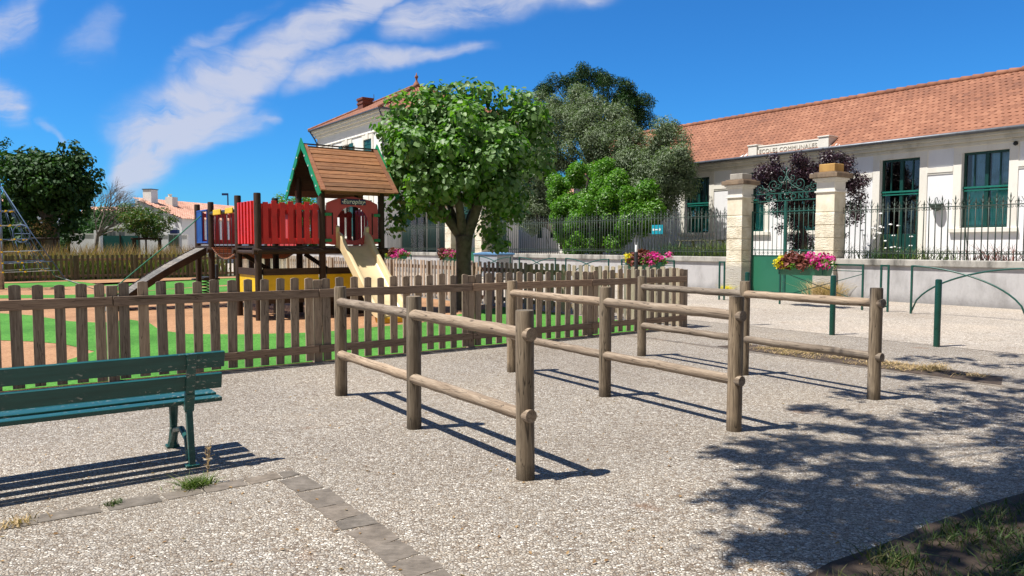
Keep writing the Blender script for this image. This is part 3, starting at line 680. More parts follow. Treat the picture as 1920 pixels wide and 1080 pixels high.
def trough_barrier(B0, B1, label, plabel, f0, f1, order):
    o = thing('trough_barrier', label, 'barrier', AL, B0, group=GRPB); L = B1-B0
    for y in (0, L): m = M(); m.box(-.02, .02, y-.02, y+.02, 0, 1.1); obj('post', m, MAT['iron_g'], o, bevel=.003)
    m = M(); m.box(-.018, .018, .02, L-.02, 1.06, 1.098); obj('top_rail', m, MAT['iron_g'], o)
    m = M(); m.tube([(0, .02, .93), (0, L-.02, .93)], .009, 6); obj('rod', m, MAT['iron_g'], o)
    for a, b_, s in ((.20, .86, .004), (.86, .20, -.016)): m = M(); m.tube([(s, .02, a), (s, L-.02, b_)], .009, 6); obj('brace', m, MAT['iron_g'], o)
    p = thing('flower_trough', plabel, 'planter', AL-.2, B0+f0, z=.80, group='flower troughs hooked on street barriers'); Lf = f1-f0
    m = M(); w0, w1, hh = .10, .155, .24
    vs = [(-w0,.03,0),(w0,.03,0),(w0,Lf-.03,0),(-w0,Lf-.03,0),(-w1,0,hh),(w1,0,hh),(w1,Lf,hh),(-w1,Lf,hh)]
    m.add(vs, [(0,3,2,1),(0,1,5,4),(1,2,6,5),(2,3,7,6),(3,0,4,7),(4,5,6,7)]); obj('trough', m, MAT['gatepanel'], p, bevel=.004)
    m = M()
    for y in (.1, Lf-.1): m.box(-w1-.006, w1+.02, y-.012, y+.012, hh-.01, hh+.012); m.box(-w1-.012, -w1-.004, y-.012, y+.012, .02, hh)
    obj('bracket', m, MAT['iron_g'], p)
    secs = {'yellow': (.80, 1.0), 'coleus': (.40, .85), 'magenta': (0, .45)}
    def clump(a, b_, n, size, mat, nm, top=.26, wid=.22, ratio=.8, r=.14):
        k = 16; C = np.stack([rng.normal(size=k)*wid*.5-.03, (a+(b_-a)*rng.random(k))*Lf, hh-.02+rng.random(k)*top], 1)
        P, N = clump_points(C, np.full(k, r), [n//k]*k, .5, .35, .8); obj(nm, leaves_mesh(nm, P, N, size, mat, ratio), None, p)
    clump(.0, 1.0, 700, .07, MAT['bush'], 'green_leaves', .10, .22, .5)
    for nm, (a, b_) in secs.items():
        if nm not in order: continue
        if nm == 'yellow': clump(a, b_, 900, .055, MAT['yellowp'], 'yellow_flowers', .20)
        elif nm == 'coleus': clump(a, b_, 900, .12, MAT['coleus'], 'coleus', .30, .24, .55, .17)
        else: clump(a-.05, b_, 620, .062, MAT['magenta'], 'petunias', .28, .28, .95); clump(a-.05, b_, 420, .06, MAT['bush'], 'petunia_leaves', .22, .28, .5)
    return o
trough_barrier(9.37, 11.61, 'green street barrier with crossed braces carrying the nearest flower trough', 'flower trough of yellow, dark red and magenta blooms in front of the green gate', .72, 2.12, ('yellow', 'coleus', 'magenta'))
trough_barrier(15.26, 17.50, 'green street barrier carrying the far flower trough behind the fence corner', 'flower trough of dark red leaves and magenta blooms behind the picket fence corner', .30, 1.75, ('yellow', 'coleus', 'magenta'))
trough_barrier(26.6, 28.8, 'green street barrier carrying the flower trough left of the linden trunk', 'flower trough with magenta blooms just left of the linden trunk', .9, 2.0, ('coleus', 'magenta'))
trough_barrier(31.9, 34.1, 'green street barrier carrying the flower trough beside the slide', 'flower trough with magenta blooms beside the play tower post and slide', .3, 2.1, ('yellow', 'coleus', 'magenta'))

# ------------------------------------------------------------------ school wall, pillars, railings, gates
WA = 20.6
def low_wall(b0, b1, label):
    o = thing('boundary_wall', label, 'wall', WA, b0); L = b1-b0
    m = M(); m.box(-.16, .16, 0, L, 0, .985); obj('wall_body', m, MAT['lowwall'], o)
    m = M(); m.box(-.225, .225, 0, L, .985, 1.165); obj('coping', m, MAT['coping'], o, bevel=.02); return o
low_wall(-3, 11.98, 'grey rendered roadside wall with mossy coping right of the stone gate pillars')
low_wall(15.82, 30.48, 'grey roadside wall with mossy coping between the two gateways')
low_wall(34.02, 60, 'pale roadside wall with coping in front of the tall white house')
def bar_mesh(tall):
    m = M(); zt = 2.86 if tall else 2.76
    m.tube([(0,0,1.16),(0,0,zt-.14)], .0135, 6); m.tube([(0,0,zt-.15),(0,0,zt-.10),(0,0,zt)], [.010,.019,.002], 6)
    m.tube([(0,0,zt-.26),(0,0,zt-.225),(0,0,zt-.19)], [.011,.022,.011], 6)
    def scroll(c, r, s, up):   # C-scroll in the y-z plane
        pts = [(0, c[0]+s*r*math.cos(t), c[1]+up*r*math.sin(t)) for t in [R(-60)+i*R(300)/9 for i in range(10)]]
        m.tube(pts, .007, 4)
    for s in (-1, 1):
        scroll((s*.040, 1.375), .028, s, 1)
        if tall: m.tube([(0,s*.008,2.60),(0,s*.03,2.66),(0,s*.06,2.72),(0,s*.075,2.745)], .0065, 4)
        else: scroll((s*.042, 2.615), .030, s, 1)
        scroll((s*.036, 2.505), .024, s, -1)
    return m.mesh('bar', MAT['iron'], True)
BT, BS = bar_mesh(True), bar_mesh(False)
def railing(b0, b1, label, sp=.158, cap=100):
    o = thing('iron_railing', label, 'railing', WA, b0); L = b1-b0; n = int(L/sp); rest = M(); c = 0
    for z, hh in ((2.555, .013), (1.335, .012)): m = M(); m.box(-.014, .014, 0, L, z-hh, z+hh); obj('rail', m, MAT['iron'], o)
    for i in range(n+1):
        y = (i+.5)*sp
        if y > L: break
        me = BT if i % 2 else BS
        if c < cap: q = link('bar', me, o, (0, y, 0)); q.rotation_euler = (random.uniform(-.006,.006), 0, 0); c += 1
        else:
            o_ = len(rest.v); rest.v += [(v.co.x, v.co.y+y, v.co.z) for v in me.vertices]; rest.f += [tuple(k+o_ for k in p.vertices) for p in me.polygons]
    if rest.v: q = obj('bars', rest, MAT['iron'], o, smooth=True); q['kind'] = 'stuff'
    y = 1.2
    while y < L-.5:
        m = M(); m.tube([(.02,y,1.16),(.02,y,2.55)], .018, 6); m.tube([(.02,y,2.0),(.30,y,1.10)], .010, 5); obj('stay', m, MAT['iron'], o); y += 2.9
    return o
railing(4.5, 11.9, 'spear-topped iron railing on the wall right of the stone pillars, before the tall windows')
railing(15.9, 30.4, 'spear-topped iron railing on the wall between the two gateways, before the bushes')
railing(34.1, 41.3, 'spear-topped iron railing left of the linden, in front of the tall white house')
def pillar(B, label, block, bm):
    o = thing('gate_pillar', label, 'pillar', WA, B, group='stone gate pillars'); h = .30
    m = M(); m.box(-h,h,-h,h,1.02,2.52)
    m2 = M(); z = 1.04; 
    m = M(); z0 = 0; hs = [1.02, 1.40, 1.78, 2.16, 2.54]
    m.box(-h-.03,h+.03,-h-.03,h+.03,0,1.0)
    for a, b_ in zip(hs[:-1], hs[1:]): m.box(-h,h,-h,h,a,b_-.02); m.box(-h+.015,h-.015,-h+.015,h-.015,b_-.02,b_)
    m.box(-h+.005,h-.005,-h+.005,h-.005,2.54,3.10); m.box(-h+.015,h-.015,-h+.015,h-.015,1.0,1.02)
    obj('shaft', m, MAT['pillar'], o, bevel=.008)
    m = M(); m.box(-h-.03,h+.03,-h-.03,h+.03,3.10,3.15); m.box(-h+.01,h-.01,-h+.01,h-.01,3.15,3.42); m.box(-h-.03,h+.03,-h-.03,h+.03,3.42,3.47); m.box(-h-.07,h+.07,-h-.07,h+.07,3.47,3.53); obj('capital', m, MAT['trim'], o, bevel=.01)
    m = M(); m.box(-h-.14,h+.14,-h-.14,h+.14,3.53,3.66); m.box(-h-.05,h+.05,-h-.05,h+.05,3.66,3.70); obj('cap_slab', m, MAT['cap'], o, bevel=.015)
    m = M(); m.box(-.25,.25,-.25,.25,3.70,3.70+block); obj('top_block', m, bm, o, bevel=.02); return o
pillar(15.5, 'stone gate pillar left of the green gate with a grey block on top', .20, MAT['capblock'])
pillar(12.3, 'stone gate pillar right of the green gate with an ochre block on top', .24, MAT['ochre'])
pillar(30.8, 'far stone gate pillar just right of the linden trunk', .18, MAT['capblock'])
pillar(33.7, 'far stone gate pillar just left of the linden trunk', .18, MAT['capblock'])
def spiral(cx, cz, r0, turns, start, s=1, n=26):
    return [(0, cx+s*r0*(1-.82*i/n)*math.cos(start+turns*2*math.pi*i/n), cz+r0*(1-.82*i/n)*math.sin(start+turns*2*math.pi*i/n)) for i in range(n+1)]
def gate(b0, b1, label, text):
    o = thing('iron_gate', label, 'gate', WA+.16, b0); L = b1-b0; mid = L/2; g = MAT['irongate']
    for k, (y0, y1) in enumerate(((.06, mid-.03), (mid+.03, L-.06))):
        m = M(); m.box(-.012,.012,y0,y1,.05,1.21); obj('sheet_panel', m, MAT['gatepanel'], o)
        f = M()
        for y in (y0, y1): f.box(-.025,.025,y-.022,y+.022,.03,2.66 if abs(y-mid) > .1 else 2.9)
        for z in (.05, 1.22, 1.40, 2.62): f.box(-.02,.02,y0+.022,y1-.022,z-.016,z+.016)
        obj('leaf_frame', f, g, o)
        nb = 7
        for i in range(nb):
            y = y0+(y1-y0)*(i+.7)/(nb+.4); me = M(); zt = 2.90 if i % 2 else 2.80
            me.tube([(0,y,1.22),(0,y,zt-.1)], .0095, 6); me.tube([(0,y,zt-.12),(0,y,zt-.08),(0,y,zt)], [.01,.018,.002], 6)
            for s in (-1, 1):
                me.tube([(0,y+s*.04+s*.028*math.cos(t),2.67+.028*math.sin(t)) for t in [j*R(300)/8 for j in range(9)]], .0055, 4)
                me.tube([(0,y+s*.04+s*.028*math.cos(t),2.56-.025*math.sin(t)) for t in [j*R(300)/8 for j in range(9)]], .0055, 4)
                me.tube([(0,y+s*.04+s*.028*math.cos(t),1.31+.03*math.sin(t)) for t in [j*R(300)/8 for j in range(9)]], .0055, 4)
            obj('gate_bar', me, g, o, smooth=True)
    m = M(); m.box(-.035,.035,mid-.03,mid+.03,.05,2.95); obj('centre_stile', m, g, o)
    m = M()
    for z in (2.96, 3.20): m.box(-.02,.02,0,L,z-.016,z+.016)
    obj('lintel_bar', m, g, o)
    if text:
        me = text_mesh(text, .25, .008, g, 'lettering', width=1.45, bevel=.004)
        q = link('lettering', me, o, (-.01, mid-.02, 3.075)); q.rotation_euler = (R(90), 0, R(-90)); q.scale = (1.0, .95, 1)
    m = M(); r = .013
    m.tube([(0,mid,3.2),(0,mid,3.92)], [.016,.012], 6); m.tube([(0,mid,3.88),(0,mid,3.93),(0,mid,4.03)], [.012,.03,.003], 6)
    for s in (-1, 1):
        m.tube([(0,mid+s*.02,3.70),(0,mid+s*.06,3.82),(0,mid+s*.14,3.90)], r*.8, 5)
        m.tube([(0,mid+s*(.03+.62*t),3.72-.50*t**.45) for t in [i/12 for i in range(13)]], r, 6)
        m.tube(spiral(mid+s*.20, 3.66, .12, 1.3, R(200), s), r*.8, 5)
        m.tube(spiral(mid+s*.46, 3.46, .20, 1.5, R(250), s), r, 6)
        m.tube(spiral(mid+s*.28, 3.43, .13, 1.3, R(100), s), r*.8, 5)
        m.tube([(0,mid+s*(.60+.28*t),3.22+.18*math.sin(t*1.5)) for t in [i/8 for i in range(9)]], r*.9, 5)
        m.tube(spiral(mid+s*.96, 3.36, .14, 1.4, R(120), s), r*.9, 5)
        m.tube(spiral(mid+s*.72, 3.30, .08, 1.3, R(10), s), r*.7, 5)
        m.tube(spiral(mid+s*.13, 3.28, .07, 1.2, R(180), s), r*.7, 5)
        m.tube(spiral(mid+s*1.17, 3.27, .08, 1.2, R(60), s), r*.7, 5); m.tube(spiral(mid+s*1.22, 3.08, .09, 1.3, R(60), s), r*.7, 5)
    obj('scrollwork', m, g, o, smooth=True); return o
gate(12.62, 15.18, 'green iron double gate with scrollwork and lettering between the two near stone pillars', 'GARÇONS')
gate(31.12, 33.38, 'green iron gate behind the linden trunk, between the far stone pillars', None)

m = M(); m.box(WA+.3, 70, -15, 80, -.3, 1.0); struct('school_yard', m, MAT['terrace'], rz=TH)

# ------------------------------------------------------------------ roofs of tiles
def tiles(O, U, V, nu, nv, tw, tl, inside=None, h=.017, lift=.008):
    """interlocking tiles: O origin at eave, U along the eave, V up the slope"""
    O, U, V = Vector(O), Vector(U).normalized(), Vector(V).normalized(); N = U.cross(V).normalized()
    if N.z < 0: N = -N
    m = M(); K = 6
    prof = [(i/K, h*(.5-.5*math.cos(2*math.pi*(i/K)**1.0)) if i/K < .75 else h*.5*(1-math.cos(2*math.pi*i/K))) for i in range(K+1)]
    prof = [(0, 0), (.12, .1*h), (.35, .25*h), (.55, h*.9), (.7, h), (.85, .7*h), (1, .05*h)]
    for j in range(nv):
        for i in range(-1, nu+1):
            u0 = (i+(.5 if j % 2 else 0))*tw; v0 = j*tl
            if inside and not inside(u0+tw/2, v0+tl/2): continue
            if not inside and (u0 < -tw*.6 or u0 > nu*tw-tw*.4): continue
            jt = random.uniform(-.004, .004); vs = []
            for q, (a, hh) in enumerate(prof):
                vs.append(O+U*(u0+a*tw)+V*(v0-.02)+N*(hh+lift+jt)); 
            for q, (a, hh) in enumerate(prof): vs.append(O+U*(u0+a*tw)+V*(v0+tl+.02)+N*(hh+jt))
            for q, (a, hh) in enumerate(prof): vs.append(O+U*(u0+a*tw)+V*(v0-.02)+N*(hh-.02))
            k = len(prof); fs = [(q, q+1, k+q+1, k+q) for q in range(k-1)]+[(2*k+q, 2*k+q+1, q+1, q) for q in range(k-1)]
            m.add(vs, fs)
    return m
def wall_open(m, L, z0, z1, t, ops, y0=0):
    """wall along local y from y0 to y0+L with thickness t (x 0..t); openings (ya, yb, za, zb)"""
    ops = sorted(ops); cur = y0
    for ya, yb, za, zb in ops:
        m.box(0, t, cur, ya, z0, z1)
        if za > z0: m.box(0, t, ya, yb, z0, za)
        if zb < z1: m.box(0, t, ya, yb, zb, z1)
        cur = yb
    m.box(0, t, cur, y0+L, z0, z1)

# ------------------------------------------------------------------ school
SF = 26.7; sb0, sb1 = 3.0, 31.0; EZ = 5.24; RZ = 7.72
sc = thing('school_building', 'long white school with an orange tiled roof and tall green windows behind the wall', 'building', SF, sb0); Ls = sb1-sb0
wins = [(10.60, 'w'), (13.35, 'd'), (16.9, 'w'), (19.6, 'w'), (22.45, 'w'), (25.3, 'w'), (28.1, 'w'), (7.7, 'w'), (4.8, 'w')]
ops = []
for bc, k in wins:
    y = bc-sb0; ops.append((y-.70, y+.70, 1.02 if k == 'd' else 2.12, 4.62))
m = M(); wall_open(m, Ls, 1.0, EZ-.15, .35, ops); m.box(.35, 6.65, 0, .3, 1, EZ-.15); m.box(.35, 6.65, Ls-.3, Ls, 1, EZ-.15); m.box(6.65, 7.0, 0, Ls, 1, EZ-.15)
for y in (0, Ls-.3): m.prism_xz([(.35, EZ-.15), (6.65, EZ-.15), (3.5, RZ-.12)], y, y+.3)
obj('wall', m, MAT['plaster'], sc)
m = M(); m.box(.36, 6.6, .31, Ls-.31, 1.0, 1.02); m.box(3.3, 3.4, .31, Ls-.31, 1.02, EZ-.2); obj('interior_partition', m, MAT['dark'], sc)
m = M()
for ya, yb, za, zb in ops:
    t = .03
    m.box(-t, 0, ya-.26, ya, za-(.0), zb+.32); m.box(-t, 0, yb, yb+.26, za, zb+.32); m.box(-t, 0, ya, yb, zb, zb+.32)
    k = ya-.26
segs = sorted((ya-.26, yb+.26) for ya, yb, _, _ in ops); cur = 0
for a, b_ in segs+[(Ls, Ls)]:
    if a-cur > .05: m.box(-.045, 0, cur, a, 4.02, 4.20); m.box(-.025, 0, cur, a, 3.96, 4.02)
    cur = b_
obj('stone_surround', m, MAT['trim'], sc, bevel=.005)
m = M(); m.box(-.30, 0, -.1, Ls+.1, EZ-.18, EZ-.05); m.box(-.20, 0, -.05, Ls+.05, EZ-.30, EZ-.18); m.box(-.08, 0, 0, Ls, EZ-.42, EZ-.30); obj('cornice', m, MAT['cornice'], sc, bevel=.015)
m = M(); m.tube([(-.42, -.2, EZ-.03), (-.42, Ls+.2, EZ-.03)], .065, 8); obj('gutter', m, MAT['gutter'], sc, smooth=True)
slope = Vector((3.5+.42, 0, RZ-EZ)); ang = math.atan2(slope.z, slope.x); SL = slope.length
m = tiles((-.42, 0, EZ), (0, 1, 0), slope, int(Ls/.20)+1, 17, .20, SL/17)
obj('roof', m, MAT['tile'], sc, smooth=False)
m = M(); e = .03
m.add([(-.40,-.2,EZ-.03),(-.40,Ls+.2,EZ-.03),(3.5,Ls+.2,RZ-.03),(3.5,-.2,RZ-.03),(7.42,-.2,EZ-.03),(7.42,Ls+.2,EZ-.03)], [(0,1,2,3),(3,2,5,4)]); obj('rear_roof', m, MAT['tile'], sc)
m = M(); y = -.1
while y < Ls: m.tube([(3.5, y, RZ+.0), (3.5, y+.40, RZ+.02)], [.11, .135], 8); y += .40
obj('ridge_tile', m, MAT['tile'], sc, smooth=True)
def school_window(y, k):
    za, zb = (1.02, 4.62) if k == 'd' else (2.12, 4.62); nm = 'glazed_door' if k == 'd' else 'window'; w = .70
    f = M(); X0, X1 = .16, .24; zt = 3.50
    f.box(X0, X1, y-w, y-w+.07, za, zb); f.box(X0, X1, y+w-.07, y+w, za, zb); f.box(X0, X1, y-w+.07, y+w-.07, zb-.08, zb); f.box(X0, X1, y-w+.07, y+w-.07, za, za+.07)
    f.box(X0-.02, X1-.02, y-.055, y+.055, za+.07, zb-.08)
    f.box(X0+.01, X1-.01, y-.40, y-.36, zt, zb-.08) ; f.box(X0+.01, X1-.01, y+.36, y+.40, zt, zb-.08)
    if k == 'd': f.box(X0+.02, X1-.02, y-w+.07, y-.055, za+.07, 1.95); f.box(X0+.02, X1-.02, y+.055, y+w-.07, za+.07, 1.95)
    q = obj(nm, f, MAT['frame'], sc, bevel=.004)
    g = M(); g.box(.205, .209, y-w+.07, y+w-.07, za+.07, zb-.08); obj('pane', g, MAT['glass'], q)
    g = M(); g.box(.10, .155, y-w, y+w, zt-.07, zt-.01); g.box(.12, .155, y-w, y+w, zt-.16, zt-.12); obj('transom', g, MAT['frame_l'], q)
    # hanging curtains behind the glass
    def curtain(y0, y1, z0, z1, mt):
        c = M(); n = 14; vs = []
        for i in range(n+1):
            yy = y0+(y1-y0)*i/n; xx = .275+.025*math.sin(i*2.1)+.01*random.random(); vs += [(xx, yy, z0), (xx, yy, z1)]
        c.add(vs, [(2*i, 2*i+2, 2*i+3, 2*i+1) for i in range(n)]); obj('curtain', c, mt, q, smooth=True)
    if k == 'w':
        curtain(y-w+.05, y-w+.60, za, zt-.1, MAT['curtain']); curtain(y-.02, y+w-.08, za, zt-.1, MAT['curtain'])
        curtain(y-w+.05, y-.10, zt, zb, MAT['curtainb']); curtain(y+.1, y+w-.2, zt, zb, MAT['curtainb'])
        s = M(); s.box(-.12, 0, y-w-.32, y+w+.32, za-.14, za); s.box(0, .16, y-w, y+w, za-.02, za+.01); obj('sill', s, MAT['trim'], q, bevel=.008)
    else: curtain(y-w+.05, y-w+.22, 1.9, zt-.1, MAT['curtain']); curtain(y+w-.25, y+w-.08, 1.9, zt-.1, MAT['curtainb'])
for bc, k in wins: school_window(bc-sb0, k)
y0, y1 = 15.85-sb0, 19.45-sb0
m = M(); m.box(-.34, .10, y0+.35, y1-.35, EZ-.02, EZ+.34); m.box(-.40, .16, y0, y0+.42, EZ-.02, EZ+.42); m.box(-.40, .16, y1-.42, y1, EZ-.02, EZ+.42); m.box(-.42, .2, y0-.03, y1+.03, EZ-.06, EZ-.02)
m.box(-.36, .12, y0+.42, y1-.42, EZ+.34, EZ+.39); m.box(-.43, .19, y0-.03, y0+.45, EZ+.42, EZ+.47); m.box(-.43, .19, y1-.45, y1+.03, EZ+.42, EZ+.47)
q = obj('name_tablet', m, MAT['trim'], sc, bevel=.01)
me = text_mesh('ECOLES COMMUNALES', .235, .01, MAT['letter'], 'tablet_lettering', width=1.08); r_ = link('tablet_lettering', me, q, (-.345, (y0+y1)/2, EZ+.155)); r_.rotation_euler = (R(90), 0, R(-90))
m = M()
for yy, s in ((y0-.03, -1), (y1+.03, 1)): m.add([(-.40, yy, EZ+.02), (-.40, yy+s*.42, EZ+.03), (.25, yy, EZ+.42)], [(0, 1, 2)])
obj('flashing', m, MAT['white'], sc)
m = M(); yy = 9.05-sb0; m.tube([(-.42, yy, EZ-.06), (-.30, yy, EZ-.35), (-.07, yy, EZ-.55), (-.07, yy, 1.0)], .045, 8); obj('downpipe', m, MAT['gutter'], sc, smooth=True)
m = M(); m.lathe([(.005,-.07),(.05,-.05),(.07,0),(.05,.05),(.005,.07)], 10); q = obj('wall_lamp', m, MAT['black'], sc, (-.08, 9.72-sb0, 4.75), smooth=True)

# ------------------------------------------------------------------ tall white house
HA, HB, HE, HRr = 22.0, 44.6, 10.45, 13.55
wh = thing('white_house', 'tall white house with a red hipped roof and green shutters behind the play tower', 'building', HA, HB); D, L = 11.0, 11.5
up = [(1.75, 3.0), (5.2, 6.45), (8.7, 9.95)]
fo = [(a, b_, 6.95, 8.75) for a, b_ in up]+[(a, b_, 2.2, 4.6) for a, b_ in up]
m = M(); wall_open(m, L, 1, HE-.2, .3, sorted([f for f in fo if f[2] > 5])) if False else None
# front face: two storeys of openings, built as two stacked bands
wall_open(m, L, 5.6, HE-.2, .3, [f for f in fo if f[2] > 5]); wall_open(m, L, 1, 5.6, .3, [f for f in fo if f[2] < 5])
m.box(.3, D, L-.3, L, 1, HE-.2); m.box(D-.3, D, 0, L-.3, 1, HE-.2)
sd = [(1.9, 3.2), (4.8, 6.1), (8.0, 9.2)]
cur = .3
for a, b_ in sd:
    m.box(cur, a, 0, .3, 1, HE-.2); m.box(a, b_, 0, .3, 1, 1.1); m.box(a, b_, 0, .3, 4.3, 6.9); m.box(a, b_, 0, .3, 8.7, HE-.2); cur = b_
m.box(cur, D-.3, 0, .3, 1, HE-.2)
obj('wall', m, MAT['plaster2'], wh)
m = M(); m.box(.8, .9, .3, L-.3, 1, HE-.3); m.box(.9, D-.3, .8, .9, 1, HE-.3); obj('interior_partition', m, MAT['dark'], wh)
m = M()
for k, (e, z0, z1) in enumerate(((.40, HE-.22, HE-.04), (.28, HE-.42, HE-.22), (.14, HE-.62, HE-.42))):
    m.box(-e, 0, -e, L+e, z0, z1); m.box(0, D+e, -e, 0, z0, z1)
m.box(-.06, 0, -.06, L, HE-1.35, HE-1.27); m.box(0, D, -.06, 0, HE-1.35, HE-1.27)
obj('cornice', m, MAT['trim'], wh, bevel=.02)
m = M(); m.tube([(-.48, L+.5, HE-.02), (-.48, -.48, HE-.02), (D+.4, -.48, HE-.02)], .075, 8); obj('gutter', m, MAT['gutter'], wh)
m = M(); m.tube([(-.48, -.38, HE-.08), (-.2, -.2, HE-.5), (-.07, -.02, HE-.9), (-.07, .06, 1)], .055, 8); obj('downpipe', m, MAT['gutter'], wh, smooth=True)
m = M(); m.tube([(-.48, L+.3, HE-.08), (-.2, L+.1, HE-.6), (-.06, L-.06, HE-1.0), (-.07, L-.06, 1)], .055, 8); obj('downpipe', m, MAT['gutter'], wh, smooth=True)
ap = Vector((D/2, 5.5, HRr)); ap2 = Vector((D/2, L-5.4, HRr)); o_ = .5
c0, c1, c2, c3 = Vector((-o_, -o_, HE)), Vector((-o_, L+o_, HE)), Vector((D+o_, L+o_, HE)), Vector((D+o_, -o_, HE))
m = M(); m.add([c0-Vector((0,0,.04)), c1-Vector((0,0,.04)), c2, c3-Vector((0,0,.04)), ap-Vector((0,0,.05)), ap2-Vector((0,0,.05))], [(0,4,5,1), (1,5,2), (2,5,4,3), (3,4,0)]); rf = obj('roof', m, MAT['tile'], wh)
def hip_tiles(a, b_, tops):
    U = (b_-a).normalized(); W_ = (b_-a).length; mid = (tops[0]+tops[-1])/2-a; V = mid-U*mid.dot(U); H = V.length
    t0 = (tops[0]-a).dot(U); t1 = (tops[-1]-a).dot(U)
    ins = lambda u, v: 0 < v < H and (t0*v/H-.1) < u < (W_-(W_-t1)*v/H+.1)
    return tiles(a, U, V, int(W_/.24)+1, int(H/.34)+1, .24, .34, ins, h=.04)
obj('roof_tiles', hip_tiles(c0, c1, [ap, ap2]), MAT['tile'], rf); obj('roof_tiles', hip_tiles(c0, c3, [ap, ap]), MAT['tile'], rf)
m = M()
for a, b_ in ((c0, ap), (c3, ap), (c1, ap2), (ap, ap2)):
    n = int((b_-a).length/.42); 
    for i in range(n): m.tube([a.lerp(b_, i/n)+Vector((0,0,.04)), a.lerp(b_, (i+1)/n)+Vector((0,0,.06))], [.14, .11], 7)
obj('ridge_tiles', m, MAT['tile'], rf, smooth=True)
m = M(); m.lathe([(.35,-.1),(.22,.15),(.09,.35),(.06,.5),(.12,.6),(.14,.7),(.05,.82),(.02,.98)], 12); obj('finial', m, MAT['tile'], rf, tuple(ap), smooth=True)
chx, chy = 2.5, 8.1
m = M(); m.box(chx-.42,chx+.42,chy-.48,chy+.48,10.9,12.62); m.box(chx-.47,chx+.47,chy-.53,chy+.53,12.2,12.32); m.box(chx-.48,chx+.48,chy-.54,chy+.54,12.5,12.68); ch = obj('chimney', m, MAT['brick'], rf, bevel=.02)
m = M(); m.tube([(chx+.46,chy-.56,11.9),(chx+.46,chy-.56,12.95)], .025, 6); obj('antenna_mast', m, MAT['gutter'], rf)
def house_window(y0, y1, z0, z1, closed, ax='y', half=False):
    w = (y1-y0)/2; m = M(); t = .05
    if ax == 'y':
        bx = lambda m, x0, x1, a, b_, c, d: m.box(x0, x1, a, b_, c, d)
    else:
        bx = lambda m, x0, x1, a, b_, c, d: m.box(a, b_, x0, x1, c, d)
    bx(m, -t, 0, y0-.24, y0, z0, z1+.3); bx(m, -t, 0, y1, y1+.24, z0, z1+.3); bx(m, -t, 0, y0, y1, z1, z1+.3); bx(m, -.10, 0, y0-.3, y1+.3, z0-.14, z0)
    bx(m, -.09, -t, (y0+y1)/2-.2, (y0+y1)/2+.2, z1, z1+.42)
    sr = obj('window', m, MAT['trim'], wh, bevel=.01)
    m = M(); bx(m, .14, .2, y0, y0+.06, z0, z1); bx(m, .14, .2, y1-.06, y1, z0, z1); bx(m, .14, .2, (y0+y1)/2-.04, (y0+y1)/2+.04, z0, z1); bx(m, .14, .2, y0, y1, z1-.06, z1); bx(m, .145, .195, y0, y1, (z0+z1)/2-.02, (z0+z1)/2+.02); obj('sash', m, MAT['frame'], sr)
    m = M(); bx(m, .17, .175, y0, y1, z0, z1); obj('pane', m, MAT['glass'], sr)
    for s in (0, 1):
        m = M()
        if closed: a, b_ = (y0, (y0+y1)/2-.01) if s == 0 else ((y0+y1)/2+.01, y1); bx(m, .02, .07, a, b_, z0, z1)
        else: a, b_ = (y0-w, y0-.01) if s == 0 else (y1+.01, y1+w); bx(m, -.13, -.09, a, b_, z0, z1)
        for zz in (z0+.3, z1-.3): bx(m, (.0 if closed else -.15), (.02 if closed else -.13), a+.02, b_-.02, zz-.04, zz+.04)
        obj('shutter', m, MAT['shutter'], sr)
for i, (a, b_) in enumerate(up): house_window(a, b_, 6.95, 8.75, i == 0); house_window(a, b_, 2.2, 4.6, i != 1)
for i, (a, b_) in enumerate(sd): house_window(a, b_, 6.9, 8.7, i == 1, 'x'); house_window(a, b_, 1.1, 4.3, False, 'x')

# annex seen between the trees
an = thing('annex_building', 'low white outbuilding with two small windows beyond the bushes', 'building', 35.2, 42.0); m = M()
wall_open(m, 5.2, 1, 4.6, .3, [(1.0, 1.7, 2.1, 3.4), (2.5, 3.2, 2.1, 3.4)], 0)
m.box(.3, 6, 0, .3, 1, 4.6); m.box(.3, 6, 4.9, 5.2, 1, 4.6); m.prism_yz([(0, 4.6), (5.2, 4.6), (2.6, 6.3)], 0, .3); m.box(.1, .4, 5.2, 12, 1, 5.2); obj('wall', m, MAT['plaster2'], an)
m = M(); m.add([(-.2,-.2,4.5),(-.2,2.6,6.4),(6,2.6,6.4),(6,-.2,4.5),(-.2,5.4,4.5),(6,5.4,4.5)], [(0,1,2,3),(1,4,5,2)]); obj('roof', m, MAT['tile_old'], an)
for y in (1.0, 2.5):
    m = M(); m.box(.1,.16,y,y+.06,2.1,3.4); m.box(.1,.16,y+.64,y+.7,2.1,3.4); m.box(.1,.16,y+.06,y+.64,3.34,3.4); m.box(.1,.16,y+.32,y+.38,2.1,3.34); q = obj('window', m, MAT['frame'], an); m = M(); m.box(.17,.18,y,y+.7,2.1,3.4); obj('pane', m, MAT['dark'], q)

